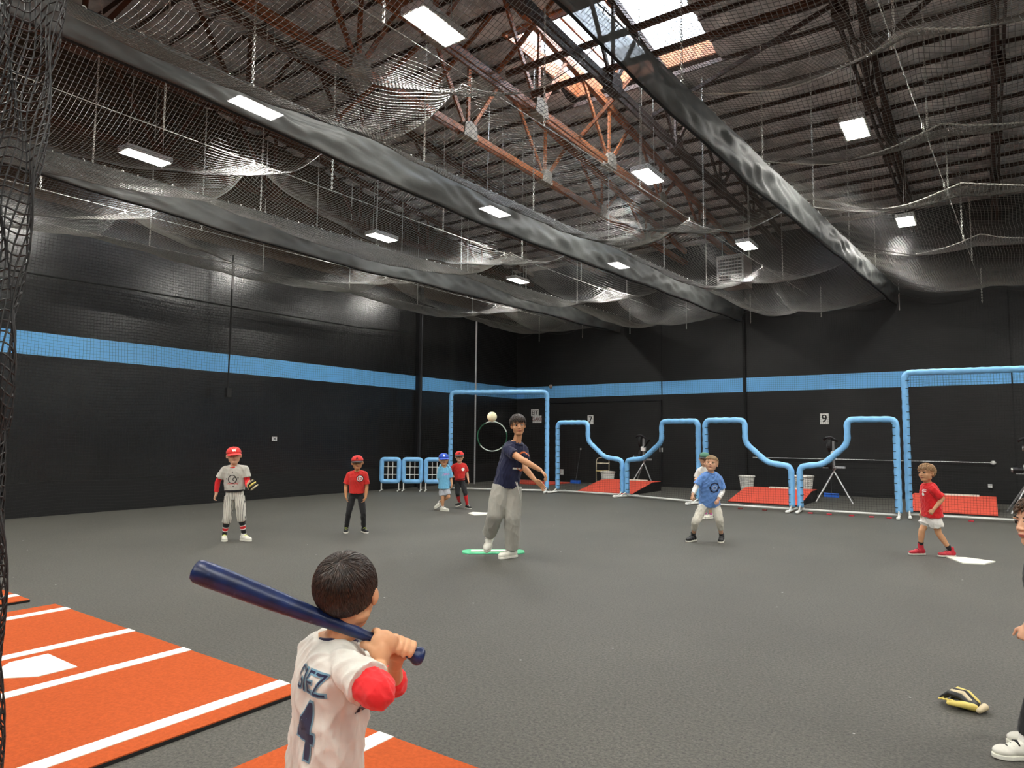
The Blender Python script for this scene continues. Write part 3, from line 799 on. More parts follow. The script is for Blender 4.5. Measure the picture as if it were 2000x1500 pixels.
def screen(name, A, B, prof, lab, grp=None, pad=0.062, cell=0.05):
    """A, B are the two feet on the floor, prof the outline in (metres along, height)"""
    A = np.array(A, float); B = np.array(B, float); d = (B - A); L = np.linalg.norm(d); d /= L; nrm = np.array([d[1], -d[0], 0.0])
    root = empty(name, tuple((A + B) / 2), lab, 'screen', grp)
    W_ = lambda s, z, k=0.0: A + d * s + np.array([0, 0, z]) + nrm * k
    pth = roundpath(prof, 0.13)
    # padding: a slightly lumpy sleeve
    full = []
    for i in range(len(pth) - 1):
        m = max(1, int(np.linalg.norm(pth[i + 1] - pth[i]) / 0.06))
        for k in range(m): full.append(pth[i] + (pth[i + 1] - pth[i]) * k / m)
    full.append(pth[-1])
    rad = [pad * (1 + 0.06 * math.sin(i * 1.9) + 0.05 * noise.noise(Vector((i * .7, L, 0)))) for i in range(len(full))]
    obj('padding', MB().tube([W_(p[0], p[1]) for p in full], rad, 12), 'pad', root, smooth=True)
    # net inside the outline
    zs = np.arange(0.05, max(p[1] for p in prof), cell); xs = np.arange(0, L, cell)
    poly = [tuple(p) for p in pth]
    def inside(x, z):
        c = False; j = len(poly) - 1
        for i in range(len(poly)):
            xi, zi = poly[i]; xj, zj = poly[j]
            if (zi > z) != (zj > z) and x < (xj - xi) * (z - zi) / (zj - zi) + xi: c = not c
            j = i
        return c
    fl = MB()
    for i in range(len(prof)):
        if 0 < i < len(prof) - 1:
            p = np.array(prof[i]); c = np.array([sum(q[0] for q in prof) / len(prof), sum(q[1] for q in prof) / len(prof) * .6]); dd = c - p; dd /= np.linalg.norm(dd)
            q = p + dd * 0.085
            av, bv_ = p - np.array(prof[i - 1]), np.array(prof[i + 1]) - p
            if inside(q[0], q[1]) and av[0] * bv_[1] - av[1] * bv_[0] < 0: fl.ell(W_(q[0], q[1], 0.03), (0.03, 0.02, 0.035), nu=8, nv=5)
    obj('sleeve_end', fl, 'pad', root, smooth=True)
    nb = MB(); Q = lambda x, z: W_(x, z - 0.03 * math.sin(math.pi * x / L) * math.sin(min(1, z) * 1.5), 0.05 * math.sin(math.pi * x / L) * math.sin(math.pi * min(1, z / 1.9)))
    sub = cell * 2
    def run(pts):
        if len(pts) > 1: nb.tube(pts, 0.0018, 3, caps=False)
    for z in zs:
        seg = []
        for x in np.arange(0, L + .001, sub / 2):
            if inside(x, z): seg.append(Q(x, z))
            else: run(seg); seg = []
        run(seg)
    for x in xs:
        seg = []
        for z in np.arange(0.05, 3.0, sub / 2):
            if inside(x, z): seg.append(Q(x, z))
            else: run(seg); seg = []
        run(seg)
    obj('net', nb, 'net_wall', root, norm=False)
    # lacing ticks round the posts
    lb = MB()
    for s, sg in ((prof[0], 1), (prof[-1], -1)):
        top = prof[1][1] if sg == 1 else prof[-2][1]
        z = 0.2
        while z < top - 0.12:
            c = W_(s[0], z); lb.tube([c + nrm * 0.068 + d * sg * .012, c + nrm * .05 + d * sg * 0.055, c + d * sg * 0.075 + np.array([0, 0, .012])], 0.006, 4); z += 0.155
    obj('lacing', lb, 'black_rubber', root)
    b = MB().tube([W_(0.0, 0.055), W_(L, 0.055)], 0.024, 8)
    obj('base_rail', b, 'pvc', root, smooth=True)
    for s in (0.0, L):
        f = MB().tube([W_(s, 0.035, -0.42), W_(s, 0.035, 0.42)], 0.024, 8); f.tube([W_(s, 0.035, 0.36), W_(s, 0.035, 0.47)], 0.034, 10, round_=True)
        f.tube([W_(s, 0.035, 0.25), W_(s, 0.14, 0.02)], 0.016, 6)
        obj('foot', f, 'pvc', root, smooth=True)
    return root
sq = lambda L, h: [(0.0, 0.10), (0.0, h), (L, h), (L, 0.10)]
Lp = lambda L: [(0.0, 0.10), (0.0, 1.91), (L * .485, 1.91), (L * .485, 1.42), (L * .74, 1.0), (L, 0.94), (L, 0.10)]
Lm = lambda L: [(L - x, z) for x, z in Lp(L)][::-1]
def ln(A, B): return math.hypot(A[0] - B[0], A[1] - B[1])
A, B = (-12.45, 14.75, 0), (-9.93, 15.86, 0); screen('square_screen', A, B, sq(ln(A, B), 2.76), 'tall square light blue padded net screen behind the thrower, hoop hung on it')
A, B = (-9.68, 16.02, 0), (-7.72, 15.98, 0); screen('pitching_screen', A, B, Lp(ln(A, B)), 'light blue L-shaped pitching screen, first right of the tall square screen', 'L-shaped pitching screens')
A, B = (-7.56, 15.92, 0), (-5.47, 15.32, 0); screen('pitching_screen', A, B, Lm(ln(A, B)), 'light blue L-shaped pitching screen, its high end right behind the boys at right centre', 'L-shaped pitching screens')
A, B = (-5.20, 15.02, 0), (-3.38, 15.02, 0); screen('pitching_screen', A, B, Lp(ln(A, B)), 'light blue L-shaped pitching screen in front of the middle red mound', 'L-shaped pitching screens')
A, B = (-3.22, 15.05, 0), (-1.45, 15.15, 0); screen('pitching_screen', A, B, Lm(ln(A, B)), 'light blue L-shaped pitching screen touching the tall screen at the right edge', 'L-shaped pitching screens')
A, B = (-1.30, 15.46, 0), (1.3, 15.72, 0); screen('square_screen', A, B, sq(ln(A, B), 2.84), 'tall square light blue padded net screen cut off by the right edge of the view')

# hoop on the tall screen and its tie
hc = np.array([-11.30, 15.17, 1.52]); dv = np.array([0.915, 0.403, 0]); P = []
for k in range(41):
    a = 2 * math.pi * k / 40 + math.pi / 2; P.append(hc + dv * 0.42 * math.cos(a) + np.array([0, 0, 0.41 * math.sin(a)]))
hoop = obj('hula_hoop', MB().tube(P, 0.016, 8, caps=False), 'hoop_white', smooth=True); tag(hoop, 'thin green and white hoop hanging on the tall screen behind the thrower', 'hoop')
obj('green_section', MB().tube(P[3:15], 0.0175, 8), 'hoop_green', hoop, smooth=True); obj('green_section', MB().tube(P[25:33], 0.0175, 8), 'hoop_green', hoop, smooth=True)
obj('tie', MB().ell(P[0], (0.05, 0.03, 0.03)), 'pvc', hoop, smooth=True)
# ball in flight
o = obj('baseball', MB().ell((-3.052, 4.093, 1.638), (0.037, 0.037, 0.037), nu=32, nv=20), 'ball', smooth=True); tag(o, 'cream ball in the air just above the green hoop', 'ball')
sm = MB()
for s in (-1, 1):
    Pp = []
    for k in range(25):
        a = 2 * math.pi * k / 24; v = Vector((0.55 * s + .18 * s * math.cos(2 * a), math.cos(a), math.sin(a))).normalized() * 0.0372; Pp.append(np.array(v) + np.array((-3.052, 4.093, 1.638)))
    sm.tube(Pp, 0.0009, 4, caps=False)
obj('stitching', sm, 'glove_cream', o)

# small strike-zone frames by the left wall
ex = np.array([0.80, 0.60, 0]); en = np.array([0.60, -0.80, 0])
def target(c, lab):
    c = np.array(c, float); root = empty('target_frame', tuple(c), lab, 'frame', 'strike zone frames by the left wall')
    W_ = lambda s, z, k=0: c + ex * s + np.array([0, 0, z]) + en * k
    w2, z0, z1 = 0.235, 0.27, 0.87
    P = roundpath([(0, z0), (-w2, z0), (-w2, z1), (w2, z1), (w2, z0), (0, z0)], 0.07, 4)
    b = MB(); b.tube([W_(p[0], p[1]) for p in P], 0.062, 10, caps=False); obj('padding', b, 'pad', root, smooth=True)
    for s in (-0.065, 0.065): obj('grid_bar', MB().tube([W_(s, z0), W_(s, z1)], 0.011, 6), 'pvc', root)
    for z in (0.46, 0.665): obj('grid_bar', MB().tube([W_(-w2, z), W_(w2, z)], 0.009, 6), 'pvc', root)
    for s in (-w2, w2):
        obj('leg', MB().tube([W_(s, 0.03), W_(s, 0.24)], 0.018, 8).tube([W_(s, 0.03, -0.25), W_(s, 0.03, 0.25)], 0.018, 8), 'pvc', root)
    return root
for (x, y), lab in (((-13.40, 13.35), 'light blue padded target frame on legs, farthest left of the three'), ((-12.93, 13.72), 'light blue padded target frame on legs, between its two twins'), ((-12.44, 14.08), 'light blue padded target frame partly hidden by the boy in sky blue')):
    target((x, y, 0), lab)

# mounds
def mound(x0, x1, y0, lab):
    y1, h = y0 + 1.95, 0.26
    b = MB()
    v = [(x0, y0, 0.0), (x1, y0, 0.0), (x0, y0, 0.02), (x1, y0, 0.02), (x0 + .0, y1 - .6, h), (x1, y1 - .6, h), (x0, y1, h), (x1, y1, h), (x0, y1, 0), (x1, y1, 0)]
    b.add(v, [(0, 1, 3, 2), (4, 5, 7, 6), (6, 7, 9, 8), (0, 2, 4, 6, 8), (1, 9, 7, 5, 3), (0, 8, 9, 1)])
    root = obj('pitching_mound', b, 'black_rubber', loc=((x0 + x1) / 2, (y0 + y1) / 2, 0)); tag(root, lab, 'mound', 'red portable mounds')
    t = MB(); t.prism([(x0, y0, 0.022), (x1, y0, 0.022), (x1, y1 - .6, h + .002), (x0, y1 - .6, h + .002)], (0, 0, 1), 0.012); t.prism([(x0, y1 - .6, h + .002), (x1, y1 - .6, h + .002), (x1, y1, h + .002), (x0, y1, h + .002)], (0, 0, 1), 0.012)
    obj('turf_top', t, 'red_turf', root)
    xm = (x0 + x1) / 2; obj('pitching_rubber', MB().box((xm + 0.1, y1 - 0.22, h + 0.028), (0.75, 0.15, 0.03)), 'plate', root)
mound(-9.38, -7.75, 16.62, 'red turf portable mound behind the first two L-shaped screens')
mound(-5.1, -3.5, 16.25, 'red turf portable mound behind the second pair of L-shaped screens')
mound(-1.45, 0.12, 16.65, 'red turf portable mound behind the walking boy in red')
o = obj('batting_mat', MB().box((-12.35, 18.9, 0.02), (2.0, 1.4, 0.03)), 'red_turf'); tag(o, 'strip of red turf on the floor beyond the tall screen', 'mat')

# baskets
def basket(x, y, h, r, lab):
    n = 30; root = empty('ball_basket', (x, y, 0), lab, 'basket', 'white ball baskets')
    b = MB()
    for k in range(n):
        a = 2 * math.pi * k / n
        b.tube([(x + r * .74 * math.cos(a), y + r * .74 * math.sin(a), 0.01), (x + r * math.cos(a), y + r * math.sin(a), h)], 0.0085, 4, flat=.5)
    for z in np.arange(0.03, h, 0.05):
        rr = r * (.74 + .26 * z / h); b.tube([(x + rr * math.cos(2 * math.pi * k / 24), y + rr * math.sin(2 * math.pi * k / 24), z) for k in range(25)], 0.009, 4, caps=False)
    obj('lattice_side', b, 'basket', root)
    rr = r * 1.02; obj('rim', MB().tube([(x + rr * math.cos(2 * math.pi * k / 28), y + rr * math.sin(2 * math.pi * k / 28), h) for k in range(29)], 0.022, 8, caps=False), 'basket', root, smooth=True)
    obj('base', MB().tube([(x, y, 0.0), (x, y, 0.02)], r * .74, 24), 'basket', root)
basket(-5.55, 19.4, 0.47, 0.20, 'white lattice ball basket standing behind the middle red mound')
basket(-3.93, 18.75, 0.56, 0.24, 'white lattice ball basket beside the middle pitching machine')
basket(-9.62, 18.9, 0.46, 0.21, 'white lattice ball basket beside the folding chair')

# folding chair
cx, cy = -10.0, 19.3
root = empty('folding_chair', (cx, cy, 0), 'old beige metal folding chair with a tan seat against the back wall', 'chair')
e1 = np.array([0.9, 0.43, 0]); e2 = np.array([0.43, -0.9, 0]); c0 = np.array([cx, cy, 0.0])
q = lambda s, z, k=0: c0 + e1 * s + e2 * k + np.array([0, 0, z])
fr = MB(); pts = roundpath([(-.2, .0), (-.2, .88), (.2, .88), (.2, .0)], .13)
fr.tube([q(p[0], p[1], 0.16 - p[1] * .25) for p in pts], 0.013, 8); obj('back_frame', fr, 'beige_metal', root, smooth=True)
for s in (-.2, .2): obj('leg', MB().tube([q(s, 0.0, -.2), q(s, .5, .16)], 0.012, 6), 'beige_metal', root)
obj('seat', MB().prism([q(-.2, .45, -.16), q(.2, .45, -.16), q(.2, .45, .24), q(-.2, .45, .24)], (0, 0, 1), 0.035), 'tan_vinyl', root)
obj('crossbar', MB().tube([q(-.2, .16, .12), q(.2, .16, .12)], 0.01, 6), 'beige_metal', root)
obj('back_panel', MB().prism([q(-.2, .70, .0), q(.2, .70, .0), q(.2, .72, -.01), q(-.2, .72, -.01)], tuple(e2), 0.01), 'beige_metal', root)

# push brooms
def broom(x, y, lab, L):
    root = empty('push_broom', (x, y, 0), lab, 'broom', 'push brooms by the back wall')
    obj('broom_head', MB().box((x, y, 0.09), (0.36, 0.07, 0.04)), 'blue_plastic', root, bevel=.01); obj('bristles', MB().box((x, y, 0.035), (0.36, 0.08, 0.06)), 'blue_plastic', root)
    obj('handle', MB().tube([(x, y, 0.1), (x - 0.12, 20.15, L)], 0.012, 6), 'dark_metal', root); obj('grip', MB().tube([(x - 0.12, 20.15, L), (x - 0.125, 20.16, L + 0.06)], 0.02, 6), 'pvc', root)
broom(-11.15, 19.6, 'blue push broom leaning on the back wall, left of the folding chair', 1.1)
broom(-3.4, 19.5, 'blue push broom on the floor beside the middle red mound', 1.0)

# pitching machines
def machine(x, y, lab, flip=1, zh=1.0):
    root = empty('pitching_machine', (x, y, 0), lab, 'pitching machine')
    for a in (-0.55, 0.75, 2.6):
        obj('leg', MB().tube([(x + .06 * math.cos(a), y + .06 * math.sin(a), zh), (x + .5 * math.cos(a + math.pi), y + .45 * math.sin(a + math.pi), 0.01)], 0.018, 6), 'alu', root)
    obj('head_frame', MB().box((x, y, zh + 0.32), (0.05, 0.10, 0.62)).box((x, y, zh), (0.5, 0.08, 0.05)), 'alu', root, bevel=.005)
    for z in (zh + 0.12, zh + 0.52):
        w_ = MB().tube([(x - .10, y - .05, z), (x - .02, y - .05, z)], 0.165, 20); wo = obj('wheel', w_, 'black_rubber', root, bevel=.015)
        obj('hub', MB().tube([(x - .125, y - .05, z), (x - .10, y - .05, z)], 0.06, 14), 'alu', wo)
    obj('guard', MB().tube([(x - .2, y - .12, zh + .66), (x - .12, y - .12, zh + .72), (x - .02, y - .12, zh + .73), (x + .12, y - .12, zh + .62)], 0.03, 8), 'dark_metal', root, smooth=True)
    obj('motor', MB().tube([(x - .3 * flip, y, zh + .06), (x - .12 * flip, y, zh + .06)], 0.075, 14), 'dark_metal', root, bevel=.01)
    obj('motor_cap', MB().tube([(x - .33 * flip, y - .02, zh + .06), (x - .3 * flip, y - .02, zh + .06)], 0.05, 14), 'alu', root)
    obj('ball_chute', MB().beam((x + .05, y - .1, zh + .35), (x + .34, y - .35, zh + .6), 0.05, 0.02), 'dark_metal', root)
    obj('control_box', MB().box((x + .02, y - .08, zh + .32), (0.13, 0.1, 0.14)), 'steel_white', root, bevel=.01)
    obj('power_cord', MB().tube([(x, y, zh), (x + .1, y + .3, .5), (x + .35, y + .5, .02)], 0.008, 5), 'black_rubber', root)
machine(-8.50, 19.08, 'black and chrome two-wheel pitching machine behind the first pair of L-shaped screens', 1, 0.87)
machine(-3.05, 17.9, 'black and chrome two-wheel pitching machine beside a white basket', 1, 0.84)
machine(0.72, 17.8, 'pitching machine on a tripod cut off by the right edge of the view', 1, 0.84)

# wall numbers, sign, sockets
def sign(cx, y, cz_, wd, h, txt, size, lab, ink='ink', xs=1.0):
    root = obj('number_sign', MB().box((cx, y, cz_), (wd, 0.006, h)), 'paper'); tag(root, lab, 'sign')
    bm = text_mesh(txt, size, 0.012 * size, xs); decal(bm, (cx, y - 0.006, cz_), (1, 0, 0), (0, 0, 1), ink, 'lettering', root); return root
sign(-10.93, 20.214, 2.11, 0.22, 0.30, '7', 0.30, 'white paper sign with black number 7 above the first L-shaped screen')
sign(-3.66, 20.262, 2.08, 0.22, 0.30, '9', 0.30, 'white paper sign with black number 9 above a pitching machine and basket')
sign(-13.20, 20.262, 2.38, 0.32, 0.24, 'EIT', 0.20, 'upper of two overlapping paper signs seen through the tall screen')
sign(-13.10, 20.256, 2.15, 0.38, 0.26, 'GAKE', 0.17, 'lower of two overlapping paper signs seen through the tall screen', 'ink_red')
o = obj('wall_socket', MB().box((-13.96, 10.03, 1.41), (0.02, 0.13, 0.10)), 'steel_white'); tag(o, 'white socket plate on the black left wall', 'socket'); obj('outlet', MB().box((-13.945, 10.03, 1.41), (0.01, 0.05, 0.02)), 'ink', o)
o = obj('wall_socket', MB().box((-8.42, 20.22, 1.15), (0.10, 0.03, 0.13)), 'steel_white'); tag(o, 'small white socket on the back wall above the first red mound', 'socket')
o = obj('wall_socket', MB().box((0.02, 20.2, 0.42), (0.09, 0.03, 0.09)), 'steel_white'); tag(o, 'small round white socket low on the back wall at the right', 'socket')
o = obj('wall_socket', MB().box((-12.05, 20.2, 0.32), (0.14, 0.03, 0.20)), 'steel_white'); tag(o, 'small white box low on the back wall between the two left screens', 'socket')
o = obj('alarm_bell', MB().ell((-12.5, 20.2, 3.3), (0.07, 0.05, 0.07)).box((-12.5, 20.24, 3.3), (.06, .06, .06)), 'heater', smooth=True); tag(o, 'small pale alarm bell on the back wall above the blue stripe', 'alarm')
# small red tags under the base rails
for ci, (x, y) in enumerate(((-4.9, 14.9), (-4.4, 14.9), (-3.9, 14.92), (-3.0, 14.93), (-2.65, 14.94), (-2.25, 14.96), (-1.9, 14.97), (-1.6, 15.0), (-0.9, 15.35), (-0.3, 15.42))):
    o = obj('red_clip', MB().box((x, y - 0.04, 0.012), (0.09, 0.05, 0.024)), 'ink_red' if x < -3.2 else 'shoe_red', bevel=.005); tag(o, 'small red plastic clip under the screen base rails, %s of ten from the left' % ('first', 'second', 'third', 'fourth', 'fifth', 'sixth', 'seventh', 'eighth', 'ninth', 'last')[ci], 'clip', 'red clips under the screens')

# ================================================================== MATS AND PLATES
def linebox(x0, x1, y0, y1, z): return MB().box(((x0 + x1) / 2, (y0 + y1) / 2, z), (x1 - x0, y1 - y0, 0.004))
def batmat(x0, x1, y0, y1, lines, lab):
    root = obj('batting_mat', MB().box(((x0 + x1) / 2, (y0 + y1) / 2, 0.021), (x1 - x0, y1 - y0, 0.006)), 'orange_turf', loc=((x0 + x1) / 2, (y0 + y1) / 2, 0.0)); tag(root, lab, 'mat', 'orange batting mats')
    obj('backing', MB().box(((x0 + x1) / 2, (y0 + y1) / 2, 0.009), (x1 - x0 + .004, y1 - y0 + .004, 0.018)), 'black_rubber', root)
    for x in lines: obj('white_line', linebox(x - 0.05, x + 0.05, y0, y1 - 0.0, 0.0255), 'white_turf', root)
    return root
def plate_poly(cx, cy, s, rot, z):
    P = [(-.5, .0), (.5, .0), (.5, -.5), (0, -1.0), (-.5, -.5)]
    c, n = math.cos(rot), math.sin(rot); return [(cx + s * (p[0] * c - p[1] * n), cy + s * (p[0] * n + p[1] * c), z) for p in P]
m = batmat(-6.62, -3.28, -1.2, 2.625, (-6.37, -5.29, -4.53, -3.47), 'large orange batting mat at lower left with white lines and home plate')
obj('home_plate', MB().prism(plate_poly(-4.94, 2.02, 0.43, 0, 0.024), (0, 0, 1), 0.004), 'white_turf', m)
batmat(-10.4, -6.97, -1.2, 2.56, (-7.24, -9.95), 'orange batting mat corner at the far left edge behind the large mat')
batmat(-2.77, 0.7, -1.4, 2.475, (-2.47, -1.3, -0.5), 'orange batting mat under the batter at the bottom of the view')
# throw-down plates
o = obj('home_plate', MB().prism(plate_poly(-8.17, 10.72, 0.46, 0.25, 0.001), (0, 0, 1), 0.014), 'plate'); tag(o, 'cream rubber home plate on the turf left of the thrower', 'plate')
o = obj('home_plate', MB().prism(plate_poly(-0.39, 10.21, 0.46, 2.0, 0.001), (0, 0, 1), 0.014), 'plate'); tag(o, 'cream rubber home plate behind the walking boy in red', 'plate')
ex = np.array([0.787, 0.617, 0]); ey = np.array([-0.617, 0.787, 0]); c = np.array([-5.30, 7.17, 0.0]); q = lambda s, t, z=0.001: tuple(c + ex * s + ey * t + np.array([0, 0, z]))
a_, b_ = 0.40, 0.165
o = obj('pitching_mat', MB().prism([q(-a_, -b_ * .55), q(-a_, b_ * .55), q(-a_ + .08, b_), q(a_ - .08, b_), q(a_, b_ * .55), q(a_, -b_ * .55), q(a_ - .08, -b_), q(-a_ + .08, -b_)], (0, 0, 1), 0.012), 'plate_green'); tag(o, 'green pitching mat under the feet of the thrower', 'mat')
obj('white_rubber', MB().prism([q(-a_ + .11, -.04, .013), q(a_ - .11, -.04, .013), q(a_ - .11, .05, .013), q(-a_ + .11, .05, .013)], (0, 0, 1), 0.012), 'plate', o)

# glove on the floor
def glove(c, ang, lab, s=1.0, tilt=None, mats=('glove_black', 'glove_tan', 'glove_cream')):
    c = np.array(c, float); R = np.array(Matrix.Rotation(ang, 3, 'Z'))
    if tilt is not None: R = np.array(tilt)
    T = lambda p: c + R @ (np.array(p, float) * s)
    root = empty('baseball_glove', tuple(c), lab, 'glove')
    b = MB(); b.ell(T((0, 0, .045)), (0.10 * s, 0.085 * s, 0.045 * s), R); b.ell(T((.04, .0, .055)), (0.08 * s, 0.09 * s, 0.05 * s), R)
    obj('palm', fused(b, 0.006, 4), mats[0], root)
    for i, y in enumerate((-.075, -.03, .015, .06)):
        f = MB().tube([T((-.05, y, .05)), T((.02, y * 1.1, .115 - abs(y) * .25)), T((.10, y * 1.15, .105)), T((.165, y * 1.1, .05))], [.024 * s, .028 * s, .025 * s, .018 * s], 10, round_=True)
        obj('finger', f, (mats[1], mats[0], mats[3 if len(mats) > 3 else 2], mats[0])[i], root, smooth=True)
    f = MB().tube([T((-.08, .05, .04)), T((-.02, .12, .06)), T((.07, .15, .05))], [.03 * s, .028 * s, .018 * s], 10, round_=True); obj('thumb', f, mats[1], root, smooth=True)
    f = MB().tube([T((-.12, -.06, .03)), T((-.14, 0, .055)), T((-.12, .06, .03))], [.022 * s, .03 * s, .022 * s], 10, round_=True); obj('wrist_strap', f, mats[2], root, smooth=True)
    w_ = MB()
    for k in range(4): w_.tube([T((.05 + .03 * k, .085, .06)), T((.06 + .03 * k, .135, .06))], .006 * s, 5)
    w_.tube([T((.05, .11, .065)), T((.17, .11, .05))], .008 * s, 5)
    obj('webbing', w_, mats[1], root)
    return root
glove((-0.15, 4.66, 0.0), 2.75, 'black and yellow baseball glove lying on the turf at lower right', .66)

# ================================================================== PEOPLE
CAMP = np.array([0, 0, 1.48]); UP = np.array([0, 0, 1.0])
RT = np.array([0.8191, 0.5736, 0.0])
def unit(v): v = np.asarray(v, float); return v / (np.linalg.norm(v) + 1e-12)

class Head:
    def __init__(s, crown, chin, gaze, cap=False, pitch=0.0):
        crown = np.array(crown, float); chin = np.array(chin, float)
        mid = (crown + chin) / 2; to = unit((CAMP - mid) * [1, 1, 0]); rt = np.cross(UP, to) * 1.0
        rt = np.array([-to[1], to[0], 0])  # image right for someone facing the viewer
        if rt @ RT < 0: rt = -rt
        g = math.radians(gaze); f = unit(to * math.cos(g) + rt * math.sin(g) + UP * math.sin(math.radians(pitch)))
        u = crown - chin; H = np.linalg.norm(u); u = u - f * (u @ f); u = unit(u)
        s.f = f; s.u = u; s.r = np.cross(f, u); s.H = H * (1.0 if cap else 1.03); s.c = mid - f * 0.06 * H - (u * 0.02 * H if cap else 0)
        s.A = np.stack([s.r, s.f, s.u], 1)
    def p(s, x, y, z): return s.c + s.A @ (np.array([x, y, z]) * s.H)
    def e(s, mb, c, r, rot=None, nu=14, nv=9, mi=0):
        A = s.A if rot is None else s.A @ np.array(rot); mb.ell(s.p(*c), np.array(r) * s.H, A, nu, nv, mi)

def head_shapes(mb, h, neckbase, s, child=True):
    W = 1.06 if child else 0.94
    h.e(mb, (0, -.07, .12), (.36 * W, .435, .375), nu=24, nv=16)
    h.e(mb, (0, .08, -.10), (.30 * W, .31, .37), nu=20, nv=14)
    h.e(mb, (0, .18, -.37), (.19 * W, .17, .13))
    h.e(mb, (0, .02, -.27), (.28 * W, .27, .18))
    for k in (-1, 1):
        h.e(mb, (.16 * k * W, .22, -.12), (.12, .11, .14)); h.e(mb, (.145 * k, .325, .085), (.13, .05, .035))
        h.e(mb, (.365 * k * W, -.03, -.04), (.032, .07, .108), Matrix.Rotation(-.35 * k, 3, 'Z')); h.e(mb, (.345 * k * W, -.02, -.12), (.03, .05, .05))
        h.e(mb, (.04 * k, .41, -.125), (.032, .035, .028))
    mb.tube([h.p(0, .35, .07), h.p(0, .405, -.04), h.p(0, .435, -.11)], [.026 * h.H, .034 * h.H, .039 * h.H], 10, round_=True)
    h.e(mb, (0, .36, -.225), (.10, .055, .04)); 
    mb.tube([h.p(0, -.08, -.12), h.p(0, -.06, -.40), np.array(neckbase) - UP * .02 * s], [.19 * h.H, .185 * h.H, .215 * h.H], 14, round_=True)

def face_parts(h, root, brow='brow', mouth=True):
    for k in (-1, 1):
        b = MB(); h.e(b, (.14 * k, .330, .01), (.058, .045, .027), nu=16, nv=10); e = obj('eye', b, 'eye', root, smooth=True)
        b = MB(); h.e(b, (.14 * k, .372, .006), (.03, .012, .032), nu=12, nv=8); obj('iris', b, 'iris', e, smooth=True)
        b = MB(); b.tube([h.p(.075 * k, .375, .095), h.p(.145 * k, .375, .12), h.p(.225 * k, .335, .10)], [.016 * h.H, .02 * h.H, .01 * h.H], 8, round_=True, flat=.6); obj('eyebrow', b, brow, root, smooth=True)
        b = MB(); b.tube([h.p(.075 * k, .375, .03), h.p(.14 * k, .388, .05), h.p(.205 * k, .355, .03)], .009 * h.H, 6, round_=True); obj('eyelid', b, brow, root, smooth=True)
    if mouth:
        b = MB(); b.tube([h.p(-.10, .375, -.235), h.p(0, .415, -.228), h.p(.10, .375, -.235)], [.012 * h.H, .024 * h.H, .012 * h.H], 8, round_=True, flat=.8)
        b.tube([h.p(-.07, .375, -.258), h.p(0, .408, -.262), h.p(.07, .375, -.258)], [.01 * h.H, .024 * h.H, .01 * h.H], 8, round_=True, flat=.8); obj('lips', b, 'lip', root, smooth=True)

def hair(h, root, mt, n, length, region, seed=0, lift=.03, rad=.02, W=1.06, whorl=(0, -.45, .9), size=1.0, curl=0.0, shell=1.045):
    r = np.random.default_rng(seed); C = np.array([0, -.07, .12]); R = np.array([.36 * W, .435, .375]) * size
    wv = unit(whorl)
    def E(d, k=1.0): return h.p(*(C + d * R * k))
    b = MB(); nu, nv = 40, 26; dirs = {}
    for i in range(nv + 1):
        t = math.pi * i / nv
        for j in range(nu):
            q = 2 * math.pi * j / nu; dirs[i, j] = np.array([math.sin(t) * math.cos(q), math.sin(t) * math.sin(q), math.cos(t)])
    V = [E(dirs[i, j], shell) for i in range(nv + 1) for j in range(nu)]; F = []
    for i in range(nv):
        for j in range(nu):
            dd = unit(dirs[i, j] + dirs[i + 1, (j + 1) % nu])
            if region(dd): F.append((i * nu + j, (i + 1) * nu + j, (i + 1) * nu + (j + 1) % nu, i * nu + (j + 1) % nu))
    b.add(V, F)
    m = 0; tries = 0
    while m < n and tries < n * 20:
        tries += 1
        d = unit(r.normal(size=3))
        if not region(d): continue
        m += 1
        t = d - wv; t = t - d * (t @ d)
        if np.linalg.norm(t) < 1e-3: continue
        t = unit(t); side = np.cross(d, t); sw = curl * r.normal() + .25 * r.normal()
        L = length * r.uniform(.6, 1.25); K = 5; P = []
        dd = d.copy(); lf = lift * r.uniform(.4, 1.4)
        for k in range(K + 1):
            u_ = k / K; P.append(E(dd, shell + lf * math.sin(math.pi * min(1, u_ * .75))))
            tt = t - dd * (t @ dd); dd = unit(dd + (unit(tt) + side * sw) * L / K)
        rr = rad * h.H * r.uniform(.6, 1.2)
        b.tube(P, [rr * .9, rr, rr, rr * .85, rr * .55, rr * .12], 4, caps=True)
    return obj('hair', b, mt, root, smooth=True, norm=False)

def reg_full(front=.50, side=-.28, back=-.62):
    """hairline: higher over the forehead, down to the ears and nape"""
    def f(d):
        if d[1] > .25: lim = front + .35 * min(1, max(0, (d[1] - .25))) * 0.3
        elif d[1] > -.15: lim = side + (front - side) * (d[1] + .15) / .4
        else: lim = side + (back - side) * min(1, (-.15 - d[1]) / .5)
        return d[2] > lim
    return f

